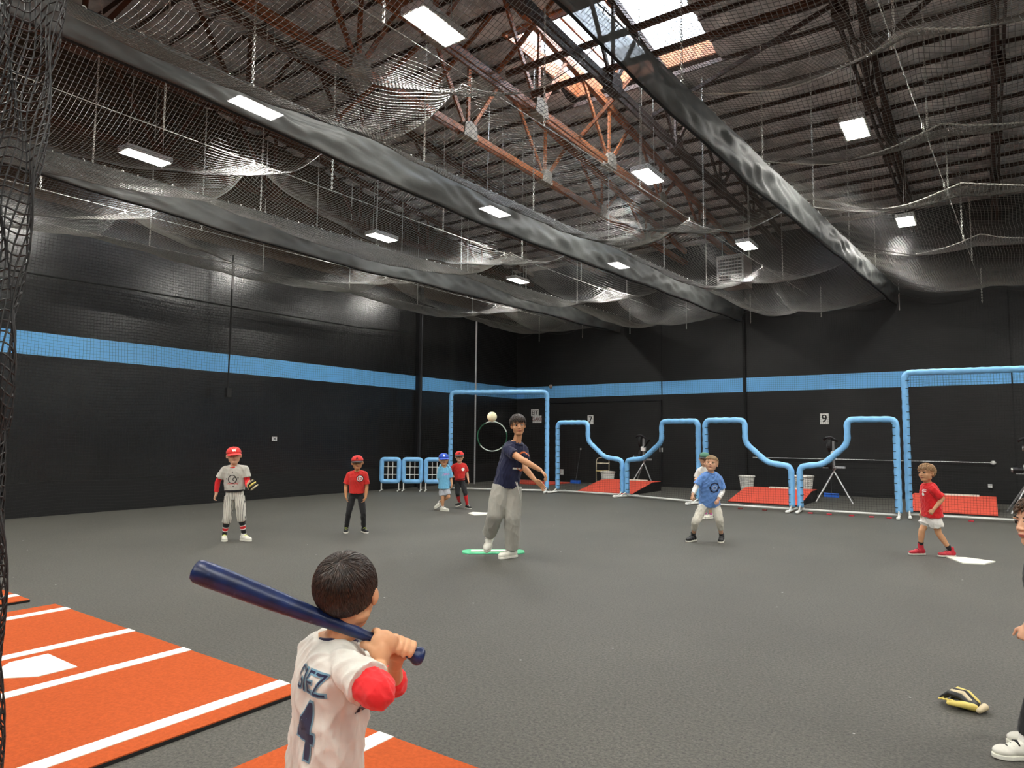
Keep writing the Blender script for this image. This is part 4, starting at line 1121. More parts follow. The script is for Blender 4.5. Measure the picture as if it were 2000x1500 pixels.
def cap(h, root, c1, c2, name='cap', txt=None, tc='c_black', blob=None):
    b = MB(); C = (0, -.06, .13); n = 26; R = []
    for i in range(9):
        t = i / 8 * math.pi / 2; z = .02 + .375 * math.sin(t); k = math.cos(t) ** .75 if i < 8 else .02
        R.append([h.p(C[0] + .415 * k * math.cos(2 * math.pi * j / n), C[1] + .455 * k * math.sin(2 * math.pi * j / n), .10 + z) for j in range(n)])
    b.rings(R); o = obj(name, b, c1, root, smooth=True)
    # bill
    P = np.zeros((7, 15, 3)); Q = np.zeros((7, 15, 3))
    for i in range(7):
        for j in range(15):
            a = -1.15 + 2.3 * j / 14; u_ = i / 6; rx = .39 + .02 * u_; 
            x = rx * math.sin(a) * (1 + .03 * u_); y = -.06 + .45 * math.cos(a) * (1 - .0 * u_) + .36 * u_ * math.cos(a) ** .6 * 1.0
            z = .135 - .03 * u_ - .055 * u_ - .05 * (a / 1.15) ** 2 * (.5 + .5 * u_)
            P[i, j] = h.p(x, y, z); Q[i, j] = h.p(x, y, z - .02)
    bb = MB(); k, l = 7, 15
    bb.grid(P); bb.grid(Q[:, ::-1]); 
    bb.add(np.concatenate([P[-1], Q[-1]]), [(j, j + 1, j + 1 + l, j + l) for j in range(l - 1)])
    obj('bill', bb, c2, o, smooth=True)
    bt = MB(); h.e(bt, (0, -.06, .50), (.025, .025, .015)); obj('top_button', bt, c2, o)
    if txt or blob:
        T = bvh_of(o)
        bm = text_mesh(txt, .22 * h.H, .01 * h.H) if txt else blob
        decal(bm, h.p(0, .2, .30), -h.r, h.u, tc, 'cap_emblem', o, T, .004, .03, depth=.3)
    return o

def disc(r, n=20, ri=0.0, ry=None, arc=(0, 2 * math.pi), wob=0):
    bm = bmesh.new(); ry = ry or r
    rr = lambda k: 1 + wob * math.cos(8 * (arc[0] + (arc[1] - arc[0]) * k / n))
    A = [(arc[0] + (arc[1] - arc[0]) * k / n) for k in range(n + 1)]
    out = [bm.verts.new((r * rr(k) * math.cos(a), ry * rr(k) * math.sin(a), 0)) for k, a in enumerate(A)]
    if ri > 0:
        inn = [bm.verts.new((ri * math.cos(a), ri * ry / r * math.sin(a), 0)) for a in A]
        for k in range(n): bm.faces.new((out[k], out[k + 1], inn[k + 1], inn[k]))
    else:
        c = bm.verts.new((0, 0, 0))
        for k in range(n): bm.faces.new((out[k], out[k + 1], c))
    return bm
def strokes(w_, h_, n):
    bm = bmesh.new()
    for i in range(n):
        x = -w_ / 2 + w_ * (i + .5) / n; a = w_ / n * .34; k = (-1) ** i * .3 * w_ / n
        bm.faces.new([bm.verts.new(p) for p in ((x - a - k, -h_ / 2, 0), (x - k, -h_ / 2, 0), (x + a + k, h_ / 2, 0), (x + k, h_ / 2, 0))])
    return bm
def rect(w_, h_):
    bm = bmesh.new(); v = [bm.verts.new(p) for p in ((-w_ / 2, -h_ / 2, 0), (w_ / 2, -h_ / 2, 0), (w_ / 2, h_ / 2, 0), (-w_ / 2, h_ / 2, 0))]; bm.faces.new(v); return bm

def limb(mb, P, R, k=14):
    for i in range(len(P) - 1): mb.tube([P[i], P[i + 1]], [R[i], R[i + 1]], k)
    for i in range(1, len(P) - 1): mb.ell(P[i], (R[i],) * 3, nu=k, nv=9)
def hand(mb, wr, tip, n, tdir, L, curl=.5, spread=.12):
    wr = np.array(wr, float); d = unit(np.array(tip) - wr); n = unit(n - d * (n @ d)); t = np.cross(n, d)
    if t @ tdir < 0: t = -t
    A = np.stack([d, t, n], 1)
    mb.ell(wr + d * .27 * L, (.29 * L, .20 * L, .095 * L), A, 14, 10); mb.ell(wr + d * .40 * L, (.16 * L, .21 * L, .08 * L), A)
    for k, (o_, l_) in enumerate(((.16, .43), (.055, .49), (-.05, .46), (-.15, .36))):
        p = wr + d * .47 * L + t * o_ * L; dd = unit(d + t * o_ * spread * 6); P = [p - dd * .06 * L, p]; a = 0
        for q, fr in enumerate((.42, .33, .25)):
            a += curl * (.75, 1.0, .7)[q] * (1 + .12 * k); v = dd * math.cos(a) + n * math.sin(a); P.append(P[-1] + v * l_ * fr * L)
        mb.tube(P, [.047 * L, .047 * L, .044 * L, .041 * L, .035 * L], 8, round_=True)
    p = wr + d * .12 * L + t * .14 * L; v1 = unit(d * .75 + t * .7 + n * .25); v2 = unit(d * .95 + t * .15 + n * .35)
    mb.tube([p, p + v1 * .22 * L, p + v1 * .22 * L + v2 * .26 * L], [.062 * L, .056 * L, .043 * L], 8, round_=True)

def shoe(an, toe, s, root, upper='shoe_white', sole='shoe_white', lace='c_white', ground=True, high=False, name='shoe', gz=0.0):
    an = np.array(an, float); toe = np.array(toe, float); a = toe - an; h_ = .07 * s
    if ground:
        d = unit(a * [1, 1, 0]); u = UP; anc = np.array([an[0], an[1], 0.004 + gz])
        anc = anc
    else:
        x = unit(np.cross(a, UP)); L = np.linalg.norm(a); ph = math.asin(min(.7, h_ / L)); u0 = np.cross(x, unit(a)); d = unit(unit(a) * math.cos(ph) + u0 * math.sin(ph)); u = unit(np.cross(x, d)); anc = an - u * h_
        lowest = min((anc + d * .16 * s)[2], (anc - d * .06 * s)[2])
        if lowest < 0.002: anc = anc + UP * (0.002 - lowest)
    x = np.cross(d, u); A = np.stack([d, x, u], 1); q = lambda a_, b_, c_: anc + (d * a_ + x * b_ + u * c_) * s
    mb = MB(); mb.ell(q(-.018, 0, .045), np.array((.046, .035, .042)) * s, A); mb.ell(q(.04, 0, .045), np.array((.06, .038, .038)) * s, A); mb.ell(q(.105, 0, .034), np.array((.06, .041, .028)) * s, A)
    top = an + UP * (.045 * s if high else .012 * s)
    mb.tube([q(-.01, 0, .05), q(-.006, 0, .07), top if np.linalg.norm(top - q(-.006, 0, .07)) > .01 else q(-.004, 0, .085)], [.036 * s, .036 * s, .036 * s], 12)
    o = obj(name, fused(mb, .005 * s, 4), upper, root)
    out = [(-.064, 0), (-.055, .026), (-.02, .034), (.04, .033), (.09, .043), (.135, .038), (.162, .018), (.168, 0), (.162, -.018), (.135, -.038), (.09, -.043), (.04, -.033), (-.02, -.034), (-.055, -.026)]
    obj('sole', MB().prism([q(p[0], p[1], 0.0) for p in out], u, .021 * s), sole, o, bevel=.003)
    lb = MB()
    for k in range(4):
        a_ = .05 + .022 * k; z_ = .079 - .010 * k; lb.tube([q(a_, -.022, z_ - .008), q(a_ + .003, 0, z_ + .003), q(a_, .022, z_ - .008)], .0045 * s, 6)
    lb.tube([q(.045, .0, .085), q(.05, .028, .075)], .004 * s, 5); lb.tube([q(.045, 0, .085), q(.05, -.03, .07)], .004 * s, 5)
    obj('laces', lb, lace, o, smooth=True)
    return o

def lerp(a, b, t): return np.array(a) * (1 - t) + np.array(b) * t

def person(key, J, sp):
    J = {k: np.array(v, float) for k, v in J.items() if k != 'dep'}
    child = sp.get('child', True)
    hm = (J['hipl'] + J['hipr']) / 2; TL = np.linalg.norm(J['neck'] - hm); s = sp.get('s', TL / .42)
    lat_s = unit(J['shr'] - J['shl']); lat_h = unit(J['hipr'] - J['hipl']); front = unit(np.cross(lat_s, UP)) * sp.get('front', 1)
    base = (hm[0], hm[1], 0.0)
    for q in 'lr': J['sh' + q] = J['sh' + q] - UP * .022 * s + (hm - J['sh' + q]) * .02
    root = empty('person', base, sp['label'], 'person')
    if sp.get('group'): root['group'] = sp['group']
    h = Head(J['crown'], J['chin'], sp.get('gaze', 0), sp.get('cap') is not None, sp.get('pitch', 0))
    sw = np.linalg.norm(J['shr'] - J['shl']) / 2; hw = max(.085 * s, np.linalg.norm(J['hipr'] - J['hipl']) / 2 + .045 * s)
    def torso(mb, add, lo, hi, tw=None, n=20, mi=0):
        prof = [(-.16, hw * .85, .07 * s), (0, hw, .085 * s), (.2, hw * .93, .082 * s), (.38, (hw + sw) * .47, .080 * s), (.6, sw * .86, .092 * s), (.78, sw * .93, .088 * s), (.9, sw * .88, .072 * s), (.965, sw * .6, .056 * s), (1.0, sw * .34, .045 * s)]
        ts = [lo] + [p[0] for p in prof if lo < p[0] < hi] + [hi]; R = []
        for t in ts:
            wv = np.interp(t, [p[0] for p in prof], [p[1] for p in prof]); dv = np.interp(t, [p[0] for p in prof], [p[2] for p in prof])
            ad = add if np.isscalar(add) else np.interp(t, add[0], add[1])
            c = lerp(hm, J['neck'], t) - front * .012 * s; x = unit(lerp(lat_h, lat_s, min(1, max(0, t)))); ax = unit(J['neck'] - hm); x = unit(x - ax * (x @ ax)); y = np.cross(ax, x)
            a = np.arange(n) * 2 * math.pi / n; ca, sa = np.cos(a), np.sin(a)
            e_ = .82; ca = np.sign(ca) * np.abs(ca) ** e_; sa = np.sign(sa) * np.abs(sa) ** e_
            R.append(c + (wv + ad) * ca[:, None] * x + (dv + ad) * sa[:, None] * y)
        mb.rings(R, mi=mi)
    # --- body
    mb = MB(); head_shapes(mb, h, J['neck'], s, child); torso(mb, ([-.12, .3, .8, 1.0], [-.022 * s, -.012 * s, -.008 * s, -.004 * s]), -.12, 1.0)
    ar = sp.get('arm', 1.0)
    for q in 'lr': mb.tube([J['neck'] - UP * .028 * s, lerp(J['neck'], J['sh' + q], .5) - UP * .012 * s, J['sh' + q]], np.array([.046, .042, .040]) * s, 12)
    for q in 'lr':
        a, e, w_ = J['sh' + q], J['el' + q], J['wr' + q]
        limb(mb, [a, lerp(a, e, .4), e, lerp(e, w_, .3), w_], np.array([.040, .036, .030, .031, .0205]) * s * ar); mb.ell(a, (.04 * s * ar,) * 3); mb.ell(w_, (.0205 * s * ar,) * 3)
        k_, an = J['kn' + q], J['an' + q]
        limb(mb, [J['hip' + q], lerp(J['hip' + q], k_, .5), k_, lerp(k_, an, .3), lerp(k_, an, .8), an], np.array([.046, .048, .041, .042, .028, .027]) * s); mb.ell(an, (.027 * s,) * 3)
        if sp.get('hands', True):
            L = sp.get('handL', .125) * s; tip = J['hd' + q]; pm = sp.get('palm' + q); n = (np.array(pm) if pm is not None else hm - w_)
            hand(mb, w_, tip, np.array(n, float), sp.get('thumb' + q, front), L, sp.get('curl' + q, .45), )
    if sp.get('extra'): sp['extra'](mb, J, s, front)
    body = obj('body', fused(mb, sp.get('vox', .0055), sp.get('smooth', 3), .5), sp['skin'], root)
    face_parts(h, root, sp.get('brow', 'brow'))
    # --- shirt
    sh = sp['shirt']; mb = MB(); off = sh.get('off', .012) * s
    hem = sh.get('hem', -.02)
    torso(mb, ([hem, .3, .8, 1.0], [off * sh.get('flare', 1.6), off * 1.4, off, off * .7]), hem, .985, n=24)
    for q in 'lr':
        a, e, w_ = J['sh' + q], J['el' + q], J['wr' + q]; t = sh.get('sleeve', .62); r0 = .041 * s + off * .5; r1 = sh.get('sr', .052) * s
        inn = lerp(a, hm * .3 + J['neck'] * .7, .3)
        mb.tube([J['neck'] - UP * .034 * s, lerp(J['neck'], a, .5) - UP * .016 * s, a], np.array([.048 * s, .046 * s, .043 * s]) + off * .5, 14)
        if t <= 1: limb(mb, [inn, a, lerp(a, e, t * .5), lerp(a, e, t)], [r0 * .9, r0, (r0 + r1) / 2, r1], 16)
        else: limb(mb, [inn, a, e, lerp(e, w_, t - 1)], [r0 * .9, r0, r1, r1 * .8], 16)
    so = obj(sh.get('name', 'shirt'), fused(mb, sh.get('vox', .006), sh.get('smooth', 4), .5, folds(sh.get('fold', .006) * s, len(key) * 7, sh.get('fsc', 1.0) / max(.8, s), .6)), sh['mat'], root)
    nk = J['neck']; ring = [nk + unit(lat_s) * .062 * s * math.cos(a) + front * (.056 * s * math.sin(a)) - UP * (.012 + .022 * (math.sin(a) > 0) * math.sin(a)) * s + UP * .004 for a in np.arange(0, 6.4, .3)]
    obj('collar', MB().tube(ring, sh.get('cr', .009) * s, 8, caps=False), sh.get('collar', sh['mat']), so, smooth=True)
    # --- long undershirt sleeves
    if sp.get('under'):
        for q in 'lr':
            a, e, w_ = J['sh' + q], J['el' + q], J['wr' + q]; t1 = sp['under'].get('to', .9)
            m2 = MB(); limb(m2, [lerp(a, e, sp['under'].get('t0', .35)), lerp(a, e, .7), e, lerp(e, w_, t1 * .5), lerp(e, w_, t1)], np.array([.042, .041, .039, .037, .029 if t1 > .5 else .034]) * s * sp['under'].get('k', 1), 14)
            obj('undershirt_sleeve', fused(m2, .004, 3, .5, folds(.006 * s, 5)), sp['under']['mat'], root)
    # --- trousers / shorts
    pt = sp['pants']; mb = MB(); o2 = pt.get('off', .012) * s
    torso(mb, min(o2, .005 * s), -.14, pt.get('top', .2), n=20)
    for q in 'lr':
        H_, k_, an = J['hip' + q], J['kn' + q], J['an' + q]; e = pt['end']; r = pt.get('r', (.072, .066, .056, .050)); r = np.array(r) * s
        if e <= 1: P = [H_ - UP * .01 * s, lerp(H_, k_, e * .5), lerp(H_, k_, e)]; R_ = [r[0] * .86, r[1], r[2]]
        else: P = [H_ - UP * .01 * s, lerp(H_, k_, .5), k_, lerp(k_, an, (e - 1) * .5), lerp(k_, an, e - 1)]; R_ = [r[0] * .86, r[1], r[2], (r[2] + r[3]) / 2, r[3]]
        limb(mb, P, R_, 16)
    po = obj(pt.get('name', 'trousers'), fused(mb, pt.get('vox', .006), pt.get('smooth', 4), .5, folds(pt.get('fold', .006) * s, 3 + len(key), 1.0 / max(.8, s), .5)), pt['mat'], root)
    if pt.get('belt'):
        c = lerp(hm, J['neck'], .17); rg = []
        ax = unit(J['neck'] - hm); x = unit(lat_h - ax * (lat_h @ ax)); y = np.cross(ax, x)
        for a in np.arange(0, 6.4, .25): rg.append(c + x * (hw * .95 + .012 * s) * math.cos(a) + y * .098 * s * math.sin(a))
        obj('belt', MB().tube(rg, .014 * s, 6, caps=False), 'c_black', po, smooth=True)
    # --- socks
    sk = sp.get('socks')
    if sk:
        for q in 'lr':
            k_, an = J['kn' + q], J['an' + q]; t0 = sk.get('from', .45); n = 14; P = [lerp(k_, an, t0 + (1.0 - t0) * i / n) for i in range(n + 1)]
            R_ = [np.interp(t0 + (1 - t0) * i / n, [0, .3, .8, 1], [.047, .048, .034, .033]) * s for i in range(n + 1)]
            ms = sk.get('mis', [0] * n); ms = ms + [ms[-1]]
            obj('sock', MB().tube(P, R_, 14, mis=ms[:len(P)]), sk['mats'], root, smooth=True)
    # --- shoes
    f = sp['shoes']
    for q in 'lr': shoe(J['an' + q], J['to' + q], s * f.get('k', 1.0), root, f['upper'], f['sole'], f['lace'], ground=not (q in f.get('lift', '')), high=f.get('high', False), gz=sp.get('gz', 0.0))
    # --- cap or hair
    if sp.get('cap'):
        cap(h, root, *sp['cap'][:2], txt=sp['cap'][2] if len(sp['cap']) > 2 else None, tc=sp['cap'][3] if len(sp['cap']) > 3 else 'c_black')
        if sp.get('hair'): hair(h, root, sp['hair'], 120, .22, lambda d: -.42 < d[2] < .12 and d[1] < -.02, 3, .01, .02, shell=1.03)
    elif sp.get('hairf'): sp['hairf'](h, root)
    return root, h, body, so, po, J, s, front, lat_s, hm

PJ = {
  'white_kid': {'dep': 9.55, 'crown': [-8.701, 5.587, 1.326], 'chin': [-8.665, 5.587, 1.083], 'neck': [-8.721, 5.623, 1.059], 'shl': [-8.838, 5.545, 1.029], 'shr': [-8.589, 5.718, 1.039], 'ell': [-8.922, 5.505, 0.826], 'wrl': [-8.91, 5.482, 0.65], 'hdl': [-8.905, 5.444, 0.574], 'elr': [-8.578, 5.744, 0.845], 'wrr': [-8.451, 5.673, 0.733], 'hdr': [-8.361, 5.658, 0.781], 'hipl': [-8.793, 5.613, 0.641], 'hipr': [-8.675, 5.696, 0.642], 'knl': [-8.792, 5.595, 0.335], 'knr': [-8.632, 5.705, 0.359], 'anl': [-8.875, 5.612, 0.071], 'anr': [-8.648, 5.768, 0.102], 'tol': [-8.736, 5.533, -0.006], 'tor': [-8.474, 5.775, 0.025]},
  'red_kid': {'dep': 10.47, 'crown': [-7.976, 7.227, 1.194], 'chin': [-7.943, 7.209, 0.976], 'neck': [-7.993, 7.25, 0.957], 'shl': [-8.114, 7.194, 0.916], 'shr': [-7.906, 7.339, 0.926], 'ell': [-8.161, 7.181, 0.71], 'wrl': [-8.128, 7.158, 0.556], 'hdl': [-8.099, 7.161, 0.472], 'elr': [-7.895, 7.368, 0.705], 'wrr': [-7.88, 7.333, 0.543], 'hdr': [-7.9, 7.302, 0.458], 'hipl': [-8.078, 7.251, 0.584], 'hipr': [-7.981, 7.319, 0.585], 'knl': [-8.098, 7.192, 0.298], 'knr': [-7.91, 7.322, 0.308], 'anl': [-8.179, 7.23, 0.07], 'anr': [-7.958, 7.384, 0.08], 'tol': [-8.098, 7.147, -0.008], 'tor': [-7.849, 7.344, 0.015]},
  'coach': {'dep': 8.43, 'crown': [-4.717, 6.842, 1.752], 'chin': [-4.658, 6.808, 1.517], 'neck': [-4.746, 6.877, 1.439], 'shl': [-4.788, 6.73, 1.376], 'shr': [-4.727, 7.019, 1.363], 'ell': [-4.524, 6.686, 1.217], 'wrl': [-4.348, 6.796, 1.105], 'hdl': [-4.277, 6.854, 1.021], 'elr': [-4.615, 6.878, 1.105], 'wrr': [-4.479, 6.888, 0.975], 'hdr': [-4.391, 6.933, 0.897], 'hipl': [-4.955, 6.842, 0.912], 'hipr': [-4.855, 6.976, 0.891], 'knl': [-4.98, 6.775, 0.547], 'knr': [-4.823, 6.913, 0.509], 'anl': [-5.203, 6.941, 0.255], 'anr': [-4.885, 6.997, 0.082], 'tol': [-5.183, 6.886, 0.079], 'tor': [-4.919, 6.872, -0.01]},
  'sky_kid': {'dep': 13.64, 'crown': [-8.973, 10.421, 1.169], 'chin': [-8.956, 10.421, 0.918], 'neck': [-8.989, 10.461, 0.895], 'shl': [-9.047, 10.387, 0.865], 'shr': [-8.925, 10.545, 0.874], 'ell': [-9.062, 10.41, 0.649], 'wrl': [-9.019, 10.403, 0.518], 'hdl': [-9.0, 10.399, 0.448], 'elr': [-8.921, 10.593, 0.667], 'wrr': [-8.876, 10.575, 0.537], 'hdr': [-8.864, 10.554, 0.467], 'hipl': [-9.045, 10.466, 0.453], 'hipr': [-8.973, 10.516, 0.453], 'knl': [-9.006, 10.449, 0.272], 'knr': [-8.908, 10.516, 0.293], 'anl': [-9.033, 10.486, 0.074], 'anr': [-9.244, 10.624, 0.153], 'tol': [-8.904, 10.486, 0.001], 'tor': [-9.274, 10.59, 0.04]},
  'jersey_kid': {'dep': 14.16, 'crown': [-9.048, 11.008, 1.202], 'chin': [-9.029, 10.995, 0.974], 'neck': [-9.069, 11.043, 0.951], 'shl': [-9.152, 10.952, 0.908], 'shr': [-8.997, 11.133, 0.918], 'ell': [-9.245, 10.974, 0.766], 'wrl': [-9.155, 10.886, 0.688], 'hdl': [-9.086, 10.862, 0.67], 'elr': [-9.0, 11.209, 0.745], 'wrr': [-8.946, 11.188, 0.598], 'hdr': [-8.914, 11.193, 0.52], 'hipl': [-9.115, 11.049, 0.555], 'hipr': [-9.036, 11.104, 0.556], 'knl': [-9.064, 10.985, 0.317], 'knr': [-8.932, 11.077, 0.329], 'anl': [-9.201, 11.215, 0.113], 'anr': [-8.939, 11.157, 0.081], 'tol': [-9.187, 11.123, 0.036], 'tor': [-8.857, 11.124, 0.004]},
  'blue_kid': {'dep': 9.84, 'crown': [-3.28, 9.755, 1.241], 'chin': [-3.285, 9.674, 1.03], 'neck': [-3.297, 9.74, 1.02], 'shl': [-3.412, 9.666, 0.952], 'shr': [-3.213, 9.881, 0.936], 'ell': [-3.471, 9.615, 0.805], 'wrl': [-3.485, 9.493, 0.687], 'hdl': [-3.489, 9.45, 0.603], 'elr': [-3.184, 9.896, 0.737], 'wrr': [-3.191, 9.73, 0.623], 'hdr': [-3.216, 9.646, 0.562], 'hipl': [-3.411, 9.78, 0.548], 'hipr': [-3.283, 9.87, 0.541], 'knl': [-3.461, 9.548, 0.308], 'knr': [-3.197, 9.78, 0.328], 'anl': [-3.564, 9.717, 0.092], 'anr': [-3.218, 9.936, 0.076], 'tol': [-3.597, 9.578, 0.017], 'tor': [-3.192, 9.793, -0.021]},
  'green_kid': {'dep': 12.71, 'crown': [-4.347, 12.529, 1.247], 'chin': [-4.359, 12.47, 1.01], 'neck': [-4.364, 12.567, 0.988], 'shl': [-4.469, 12.5, 0.919], 'shr': [-4.264, 12.644, 0.912], 'ell': [-4.522, 12.504, 0.745], 'wrl': [-4.481, 12.363, 0.725], 'hdl': [-4.463, 12.273, 0.776], 'elr': [-4.255, 12.667, 0.739], 'wrr': [-4.249, 12.586, 0.61], 'hdr': [-4.261, 12.56, 0.545], 'hipl': [-4.413, 12.576, 0.536], 'hipr': [-4.31, 12.648, 0.537], 'knl': [-4.365, 12.512, 0.287], 'knr': [-4.286, 12.565, 0.307], 'anl': [-4.391, 12.636, 0.086], 'anr': [-4.313, 12.692, 0.067], 'tol': [-4.405, 12.507, 0.039], 'tor': [-4.344, 12.554, 0.002]},
  'walk_kid': {'dep': 8.78, 'crown': [-0.65, 10.33, 1.179], 'chin': [-0.689, 10.261, 0.973], 'neck': [-0.653, 10.349, 0.954], 'shl': [-0.698, 10.483, 0.885], 'shr': [-0.592, 10.239, 0.89], 'ell': [-0.71, 10.557, 0.672], 'wrl': [-0.743, 10.472, 0.556], 'hdl': [-0.765, 10.436, 0.511], 'elr': [-0.494, 10.284, 0.757], 'wrr': [-0.589, 10.206, 0.621], 'hdr': [-0.623, 10.187, 0.569], 'hipl': [-0.672, 10.481, 0.474], 'hipr': [-0.589, 10.341, 0.493], 'knl': [-0.745, 10.42, 0.322], 'knr': [-0.56, 10.404, 0.307], 'anl': [-0.768, 10.448, 0.112], 'anr': [-0.439, 10.51, 0.085], 'tol': [-0.906, 10.335, 0.034], 'tor': [-0.546, 10.445, -0.015]},
  'edge_kid': {'dep': 3.24, 'crown': [0.2, 4.133, 1.21], 'chin': [0.157, 4.089, 0.987], 'neck': [0.204, 4.161, 0.954], 'shl': [0.212, 4.334, 0.877], 'shr': [0.234, 4.026, 0.919], 'ell': [0.234, 4.411, 0.62], 'wrl': [0.195, 4.374, 0.467], 'hdl': [0.169, 4.341, 0.364], 'elr': [0.174, 3.939, 0.752], 'wrr': [0.119, 3.885, 0.66], 'hdr': [0.081, 3.869, 0.554], 'hipl': [0.2, 4.296, 0.553], 'hipr': [0.22, 4.109, 0.593], 'knl': [0.173, 4.304, 0.277], 'knr': [0.155, 4.09, 0.323], 'anl': [0.154, 4.312, 0.059], 'anr': [0.095, 4.096, 0.087], 'tol': [0.08, 4.267, -0.017], 'tor': [0.022, 4.052, 0.01]},
  'batter': {'dep': 1.9, 'crown': [-1.49, 1.316, 1.144], 'chin': [-1.497, 1.355, 0.94], 'neck': [-1.513, 1.321, 0.927], 'shl': [-1.659, 1.36, 0.858], 'shr': [-1.42, 1.267, 0.897], 'ell': [-1.518, 1.545, 0.728], 'wrl': [-1.43, 1.463, 0.822], 'elr': [-1.28, 1.248, 0.84], 'wrr': [-1.368, 1.342, 0.868], 'pelvis': [-1.553, 1.328, 0.565], 'hipl': [-1.635, 1.362, 0.509], 'hipr': [-1.474, 1.298, 0.565], 'knl': [-1.674, 1.471, 0.24], 'knr': [-1.389, 1.292, 0.355], 'anl': [-1.765, 1.476, 0.033], 'anr': [-1.432, 1.262, 0.104], 'tol': [-1.707, 1.518, 0.018], 'tor': [-1.363, 1.314, 0.059], 'knob': [-1.322, 1.461, 0.862], 'barrel': [-1.688, 0.982, 1.137], 'bat_hr': [-1.388, 1.373, 0.914], 'bat_hl': [-1.354, 1.418, 0.889], 'logo': [-1.33, 1.242, 0.796]}}

def chest(so, J, hm, t, dx, front, lat, bm, mt, name, y_up=None, off=.004, cell=.02):
    O = lerp(hm, J['neck'], t) + lat * dx; ax = unit(J['neck'] - hm); X = unit(np.cross(ax, front)); X = X if X @ lat > 0 else -X
    X = np.cross(ax, front)
    return decal(bm, O, X, ax, mt, name, so, bvh_of(so), off, cell, depth=.5)

# boy in grey jersey and pinstripe trousers
SM = [0, 0, 0, 0, 1, 2, 2, 2, 1, 0, 0, 0, 0, 0]
r_ = person('white_kid', PJ['white_kid'], dict(label='boy in red cap, grey jersey and pinstripe trousers holding a glove', gaze=4, cap=('c_red', 'c_red', 'W', 'plate'), skin='skin_light', hair='h_brown',
    shirt=dict(mat='c_grey_shirt', sleeve=.68, sr=.062, hem=.16, off=.016, collar='c_red_bright'), under=dict(mat='c_red_bright', to=.82), pants=dict(mat='c_pin', end=1.28, off=.008, r=(.078, .070, .062, .062), belt=True, top=.2),
    socks=dict(mats=['c_black', 'c_white', 'c_red_bright'], mis=SM, **{'from': .32}), shoes=dict(upper='shoe_white', sole='shoe_white', lace='volt'), curll=.7, palml=(0.3, .2, 0)))
_, h, body, so, po, J, s, fr, lat, hm = r_
chest(so, J, hm, .56, 0.01, fr, lat, disc(.062, 24, .052), 'c_black', 'ball_print'); chest(so, J, hm, .56, 0.045, fr, lat, disc(.03, 10, .02), 'c_black', 'ball_print')
chest(so, J, hm, .42, .015, fr, lat, strokes(.15, .022, 9), 'c_red_bright', 'jersey_lettering')
for dx, t in ((.01, .8), (-.07, .58), (.085, .6), (.02, .32)): chest(so, J, hm, t, dx, fr, lat, disc(.009, 8), 'c_black', 'dot_print')
g = glove(J['hdr'] + np.array([0.02, 0.0, 0.0]), 0, 'tan and black baseball glove held by the boy in the grey jersey', .50, tilt=np.stack([unit(RT * .75 + UP * .65), unit(np.cross(unit(RT * .75 + UP * .65), -fr)), fr], 1) @ np.eye(3), mats=('glove_black', 'glove_cream', 'glove_black', 'glove_tan'))

# boy in red shirt and black trousers
r_ = person('red_kid', PJ['red_kid'], dict(label='boy in red cap, red shirt and black trousers with hands hanging', gaze=-2, cap=('c_red', 'c_black', 'A', 'c_black'), skin='skin_tan', hair='h_black',
    shirt=dict(mat='c_red', sleeve=.78, sr=.062, hem=.08, off=.018, fold=.008), pants=dict(mat='c_black', end=1.93, off=.008, r=(.07, .062, .05, .042), top=.2), shoes=dict(upper='shoe_black', sole='shoe_white', lace='volt'),
    socks=dict(mats=['c_black'], **{'from': .8}), curll=.35, curlr=.35))
_, h, body, so, po, J, s, fr, lat, hm = r_
chest(so, J, hm, .70, .062, fr, lat, disc(.042, 20, .03), 'c_white', 'badge'); chest(so, J, hm, .70, .062, fr, lat, disc(.02, 16), 'c_white', 'badge'); chest(so, J, hm, .70, .062, fr, lat, disc(.052, 20, .044), 'c_black', 'badge')

# the thrower
def coach_hair(h, root): hair(h, root, 'h_dark', 900, .55, reg_full(.36, -.05, -.5), 11, .085, .021, W=.98, whorl=(0.1, -.6, .8), size=1.0, curl=.3, shell=1.05)
r_ = person('coach', PJ['coach'], dict(label='young man in navy shirt and baggy grey sweatpants throwing the ball', child=False, s=1.28, gaze=8, pitch=-2, skin='skin_mid', hairf=coach_hair, brow='h_dark', vox=.006,
    shirt=dict(mat='c_navy', sleeve=.52, sr=.056, hem=-.03, off=.012, fold=.008, vox=.007), pants=dict(mat='c_pants_grey', name='sweatpants', end=1.93, off=.02, r=(.092, .09, .082, .072), fold=.006, vox=.007, smooth=6),
    shoes=dict(upper='shoe_white', sole='shoe_white', lace='c_white', lift='l'), arm=.98, handL=.145, palml=(0, 0, -1), thumbl=(-.6, -.7, 0), curll=.6, palmr=(-.5, -.8, .2), thumbr=(0, -.3, 1), curlr=.2))
_, h, body, so, po, J, s, fr, lat, hm = r_
chest(so, J, hm, .74, .045, fr, lat, disc(.075, 20, .052, .05, (0.1, 3.0)), 'c_orange', 'chest_print'); chest(so, J, hm, .48, .05, fr, lat, disc(.07, 20, .05, .045, (3.3, 6.0)), 'c_orange', 'chest_print')
chest(so, J, hm, .44, .0, fr, lat, rect(.12, .022), 'c_white', 'chest_print'); chest(so, J, hm, .40, .085, fr, lat, rect(.06, .02), 'c_orange', 'chest_print')
c0 = lerp(hm, J['neck'], .08) + fr * .15
obj('drawstring', MB().tube([c0 + lat * .01, c0 + lat * .03 - UP * .08 + fr * .01, c0 + lat * .07 - UP * .18, c0 + lat * .10 - UP * .27 - fr * .02], .004, 6), 'c_white', po, smooth=True)
obj('drawstring', MB().tube([c0 - lat * .01, c0 + lat * .02 - UP * .09 + fr * .01, c0 + lat * .05 - UP * .15], .004, 6), 'c_white', po, smooth=True)

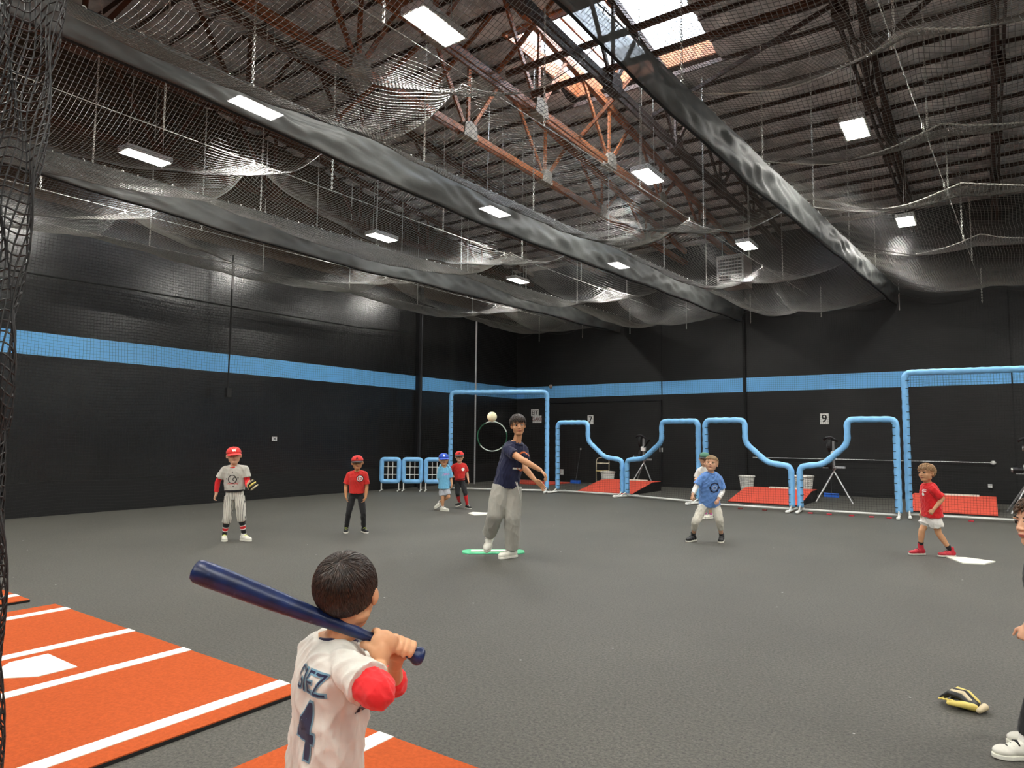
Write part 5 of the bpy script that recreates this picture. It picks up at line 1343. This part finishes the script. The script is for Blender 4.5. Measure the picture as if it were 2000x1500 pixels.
# boy in sky blue hoodie
r_ = person('sky_kid', PJ['sky_kid'], dict(label='small boy in blue cap, sky blue hooded shirt and grey shorts walking', gaze=6, s=.90, cap=('c_royal', 'c_royal', 'B', 'c_white'), skin='skin_mid', hair='h_black',
    shirt=dict(mat='c_sky', name='hooded_shirt', sleeve=.95, sr=.064, hem=.0, off=.024, fold=.008), pants=dict(mat='c_greyshorts', name='shorts', end=.8, off=.016, r=(.078, .078, .078, .07)), shoes=dict(upper='shoe_white', sole='shoe_white', lace='c_black', lift='r', k=1.08),
    socks=dict(mats=['c_white'], **{'from': .85}), curll=.5))
_, h, body, so, po, J, s, fr, lat, hm = r_
chest(so, J, hm, .66, .02, fr, lat, strokes(.15, .045, 6), 'c_pink', 'shirt_lettering')
nk = J['neck']; obj('hood', MB().tube([nk + lat * .085 * s * math.cos(a) - fr * .075 * s * math.sin(a) + UP * (.005 + .03 * math.sin(a)) * s for a in np.arange(-.3, 3.5, .2)], .03 * s, 10, round_=True), 'c_sky', so, smooth=True)

# boy in red jersey and black trousers with red socks
r_ = person('jersey_kid', PJ['jersey_kid'], dict(label='boy in red cap, red jersey, black trousers and long red socks stepping forward', gaze=3, s=.90, cap=('c_red', 'c_black', 'A', 'c_black'), skin='skin_light', hair='h_brown',
    shirt=dict(mat='c_red', name='jersey', sleeve=.8, sr=.062, hem=.1, off=.018, fold=.007), pants=dict(mat='c_black', end=1.2, off=.008, r=(.074, .066, .054, .05), belt=True, top=.2), socks=dict(mats=['c_red_bright'], **{'from': .12}),
    shoes=dict(upper='shoe_black', sole='shoe_white', lace='c_white', lift='l', k=1.05), curll=.8))
_, h, body, so, po, J, s, fr, lat, hm = r_
chest(so, J, hm, .68, .055, fr, lat, disc(.035, 16), 'c_white', 'badge')

# boy in blue shirt, crouching ready
def blond(h, root): hair(h, root, 'h_blond', 1100, .34, reg_full(.38, -.02, -.5), 21, .05, .013, curl=.3, shell=1.05)
r_ = person('blue_kid', PJ['blue_kid'], dict(label='blond boy in blue shirt over long white sleeves standing wide in grey trousers', gaze=-6, pitch=12, skin='skin_light', hairf=blond, brow='h_light', s=1.0,
    shirt=dict(mat='c_blue', sleeve=.85, sr=.064, hem=-.06, off=.02, fold=.009, collar='c_blue'), under=dict(mat='c_white', to=.85, k=1.0), pants=dict(mat='c_pants_cream', name='jogger_trousers', end=1.55, off=.012, r=(.078, .07, .06, .046), fold=.009),
    socks=dict(mats=['c_black'], **{'from': .78}), shoes=dict(upper='shoe_black', sole='shoe_white', lace='c_black', high=True, k=1.02), curll=1.0, curlr=1.0))
_, h, body, so, po, J, s, fr, lat, hm = r_
chest(so, J, hm, .56, .01, fr, lat, disc(.075, 32, .056, None, (0, 2 * math.pi), .06), 'c_navy', 'gear_print'); chest(so, J, hm, .56, .095, fr, lat, rect(.03, .03), 'c_navy', 'gear_print'); chest(so, J, hm, .56, .01, fr, lat, disc(.03, 20, .025), 'c_white', 'gear_print')

# boy with green cap behind him
r_ = person('green_kid', PJ['green_kid'], dict(label='boy in green cap standing half hidden behind the blond boy', gaze=-8, s=.95, cap=('c_green', 'c_black'), skin='skin_light', hair='h_brown',
    shirt=dict(mat='c_white', sleeve=.8, sr=.058, hem=-.02, off=.014), pants=dict(mat='c_greyshorts', name='shorts', end=.8, off=.012, r=(.072, .074, .074, .06)), socks=dict(mats=['c_pink'], **{'from': .8}), shoes=dict(upper='shoe_white', sole='shoe_white', lace='c_black', k=1.1), curll=.5))

# walking boy in red at the right
def wavy(h, root): hair(h, root, 'h_light', 1200, .46, reg_full(.36, -.12, -.6), 31, .09, .014, curl=.25, whorl=(0, -.55, .84), shell=1.07)
r_ = person('walk_kid', PJ['walk_kid'], dict(label='boy with wavy light brown hair in red shirt and white shorts walking left', gaze=-36, skin='skin_mid', hairf=wavy, brow='brow', s=.93,
    shirt=dict(mat='c_red_bright', sleeve=.85, sr=.062, hem=.07, off=.022, fold=.008), pants=dict(mat='c_white', name='shorts', end=.52, off=.018, r=(.086, .09, .092, .08), fold=.009), socks=dict(mats=['c_black'], **{'from': .72}),
    shoes=dict(upper='shoe_red', sole='shoe_white', lace='c_black', high=True, k=1.06), curlr=1.1, curll=.6))
_, h, body, so, po, J, s, fr, lat, hm = r_
for t in (.80, .76): decal(rect(.07, .008), lerp(hm, J['neck'], t) + lat * .03, np.cross(UP, unit(fr + lat * .5)), UP, 'c_white', 'shirt_stripe', so, bvh_of(so), .004, .02)
decal(disc(.022, 14), lerp(hm, J['neck'], .68) + lat * .02, np.cross(UP, unit(fr + lat * .4)), UP, 'c_white', 'shirt_badge', so, bvh_of(so), .004, .02)

# boy cut off by the right edge
def short_dark(h, root): hair(h, root, 'h_brown', 900, .28, reg_full(.34, -.1, -.55), 41, .09, .016, curl=.2, shell=1.07)
r_ = person('edge_kid', PJ['edge_kid'], dict(label='dark haired boy in black shirt cut off by the right edge of the view', gaze=-52, skin='skin_light', hairf=short_dark, brow='h_black', s=.92, vox=.004,
    shirt=dict(mat='c_black', sleeve=.8, sr=.06, hem=.0, off=.016), pants=dict(mat='c_black', end=1.9, off=.012, r=(.072, .066, .056, .048)), shoes=dict(upper='shoe_white', sole='shoe_white', lace='c_black'), socks=dict(mats=['c_white'], **{'from': .85}), curlr=1.5, curll=1.2, handL=.14))

# ------------------------------------------------------------------ the batter
BJ = PJ['batter']; knob = np.array(BJ['knob']); brl = np.array(BJ['barrel']); bax = unit(brl - knob); BL = np.linalg.norm(brl - knob)
vt = unit(unit(CAMP - knob)); bu = unit(UP - bax * (UP @ bax)); bv = np.cross(bax, bu)
if bv @ vt < 0: bv = -bv
def onbat(s_, th, r): return knob + bax * s_ + (bv * math.cos(th) + bu * math.sin(th)) * r
prof = [(0, .008), (.002, .020), (.010, .0255), (.022, .0245), (.034, .018), (.05, .0145), (.09, .0135), (.18, .0145), (.27, .0185), (.36, .0235), (.45, .0275), (.56, .0300), (BL - .04, .0312), (BL - .015, .0300), (BL - .004, .024), (BL, .012)]
bat = obj('baseball_bat', MB().tube([knob + bax * p[0] for p in prof], [p[1] for p in prof], 28), 'bat', smooth=True, loc=tuple(knob))
tag(bat, 'scuffed dark blue bat resting behind the head of the batter', 'bat')
0 and obj('grip_tape', MB().tube([knob + bax * t for t in np.linspace(.045, .20, 24)], [.0148 + .0006 * (i % 2) for i in range(24)], 20), 'black_rubber', bat, smooth=True)

def bat_hands(mb, J, s, front):
    # right hand: back of the hand to the viewer, nearer the barrel; s along bat from the knob
    for (sc, thp, ths, sgn, wr, key) in ((.128, .25, None, 1, J['wrr'], 'r'), (.068, 3.3, None, -1, J['wrl'], 'l')):
        r0 = .0135
        if key == 'r':
            knu = [onbat(sc + d_, .95, r0 + .017) for d_ in (-.027, -.009, .009, .027)]
            pc = onbat(sc, .15, r0 + .016)
            A = np.stack([bax, unit(bu * math.cos(.15) - bv * math.sin(.15)), unit(bv * math.cos(.15) + bu * math.sin(.15))], 1)
            mb.ell(pc, (.037, .036, .017), A, 18, 12); mb.ell(pc - A[:, 1] * .022, (.032, .026, .018), A, 16, 10)
            mb.tube([wr, lerp(wr, pc, .45), pc - A[:, 1] * .01], [.0215, .024, .022], 14, round_=True)
            for i, k_ in enumerate(knu):
                d_ = (-.027, -.009, .009, .027)[i]; P = [pc + bax * d_ * .7 + A[:, 1] * .012, k_]
                for th in (1.6, 2.3, 3.0, 3.7, 4.2): P.append(onbat(sc + d_, th, r0 + .0085))
                mb.tube(P, [.0095, .0108, .0092, .009, .0088, .0082, .0072], 10, round_=True)
            # thumb across the underside on the barrel side
            mb.tube([pc - A[:, 1] * .022 + bax * .02, onbat(sc + .040, -.75, r0 + .012), onbat(sc + .045, -1.5, r0 + .010), onbat(sc + .036, -2.2, r0 + .009)], [.013, .0118, .0105, .0085], 10, round_=True)
        else:
            # left hand: palm on the far side, fingers come over the top towards the viewer
            pc = onbat(sc, 3.5, r0 + .016); A = np.stack([bax, unit(np.cross(unit(onbat(0, 3.5, 1) - knob), bax)), unit(onbat(0, 3.5, 1) - knob)], 1)
            mb.ell(pc, (.036, .033, .017), A, 18, 12)
            mb.tube([wr, lerp(wr, pc, .55), pc], [.0205, .023, .022], 14, round_=True)
            for i, d_ in enumerate((-.027, -.009, .009, .027)):
                ex_ = (.012, .0, .0, .004)[i]
                P = [onbat(sc + d_, 3.1, r0 + .015), onbat(sc + d_, 2.35, r0 + .016), onbat(sc + d_, 1.55, r0 + .0125), onbat(sc + d_ * .96, .85, r0 + .010), onbat(sc + d_ * .92, .25, r0 + .0088), onbat(sc + d_ * .9, -.35 + ex_ * 20, r0 + .008)]
                mb.tube(P, [.0095, .0105, .0096, .0090, .0084, .0072], 10, round_=True)
            mb.tube([onbat(sc + .024, 4.1, r0 + .014), onbat(sc + .034, 5.0, r0 + .011), onbat(sc + .030, 5.8, r0 + .0095), onbat(sc + .022, 6.2, r0 + .009)], [.012, .0115, .0100, .0085], 10, round_=True)

def batter_hair(h, root):
    hair(h, root, 'h_dark', 7000, .62, (lambda d: d[2] > (.35 if d[1] > .3 else (-.42 if d[1] > -.2 else -.42 - .55 * min(1, (-.2 - d[1]) / .5)))), 51, .05, .0070, curl=.05, whorl=(.12, -.62, .74), size=1.0, W=.98, shell=1.08)
r_ = person('batter', {k: v for k, v in BJ.items() if k not in ('logo', 'pelvis', 'knob', 'barrel', 'bat_hr', 'bat_hl')}, dict(label='dark haired boy seen from behind in white jersey number 4 gripping a bat', gaze=160, pitch=-4, front=-1, skin='skin_mid', hairf=batter_hair, hands=False, extra=bat_hands, vox=.0032, smooth=3, s=.90,
    shirt=dict(mat='c_cream', name='jersey', sleeve=.72, sr=.070, hem=-.14, off=.016, fold=.011, fsc=.75, vox=.0045, smooth=5, flare=1.5, collar='c_navy', cr=.005), pants=dict(mat='c_greyshorts', end=1.9, off=.012, r=(.074, .068, .058, .05)), shoes=dict(upper='shoe_black', sole='shoe_white', lace='c_white'),
    gz=.024, under=dict(mat='c_red_bright', to=.30, k=1.30, t0=.6)))
root, h, body, so, po, J, s, fr, lat, hm = r_
T = bvh_of(so); back = -fr; ax = unit(J['neck'] - hm)
X = np.cross(ax, back)
nb = unit(back)
O = lerp(hm, J['neck'], .76)
decal(text_mesh('GIEZ', .084, .0035, .60), O + X * .058, X, ax, 'c_teal', 'name_lettering', so, T, .0022, .012)
decal(text_mesh('GIEZ', .084, -.0008, .60), O + X * .058, X, ax, 'c_navy', 'name_lettering', so, T, .0036, .012)
O = lerp(hm, J['neck'], .42)
decal(text_mesh('4', .215, .009, .68), O + X * .062, X, ax, 'c_teal', 'number_outline', so, T, .0022, .012)
decal(text_mesh('4', .215, .003, .68), O + X * .062, X, ax, 'c_navy', 'jersey_number', so, T, .0038, .012)
lg = np.array(BJ['logo']); tow = unit(CAMP - lg)
bm = bmesh.new(); bm.faces.new([bm.verts.new(p) for p in ((-.018, -.018, 0), (.016, -.004, 0), (.016, .016, 0), (.002, .012, 0))])
decal(bm, lg, unit(np.cross(UP, tow)), unit(np.cross(tow, unit(np.cross(UP, tow)))), 'c_navy', 'chest_emblem', so, T, .002, .01, depth=.1)
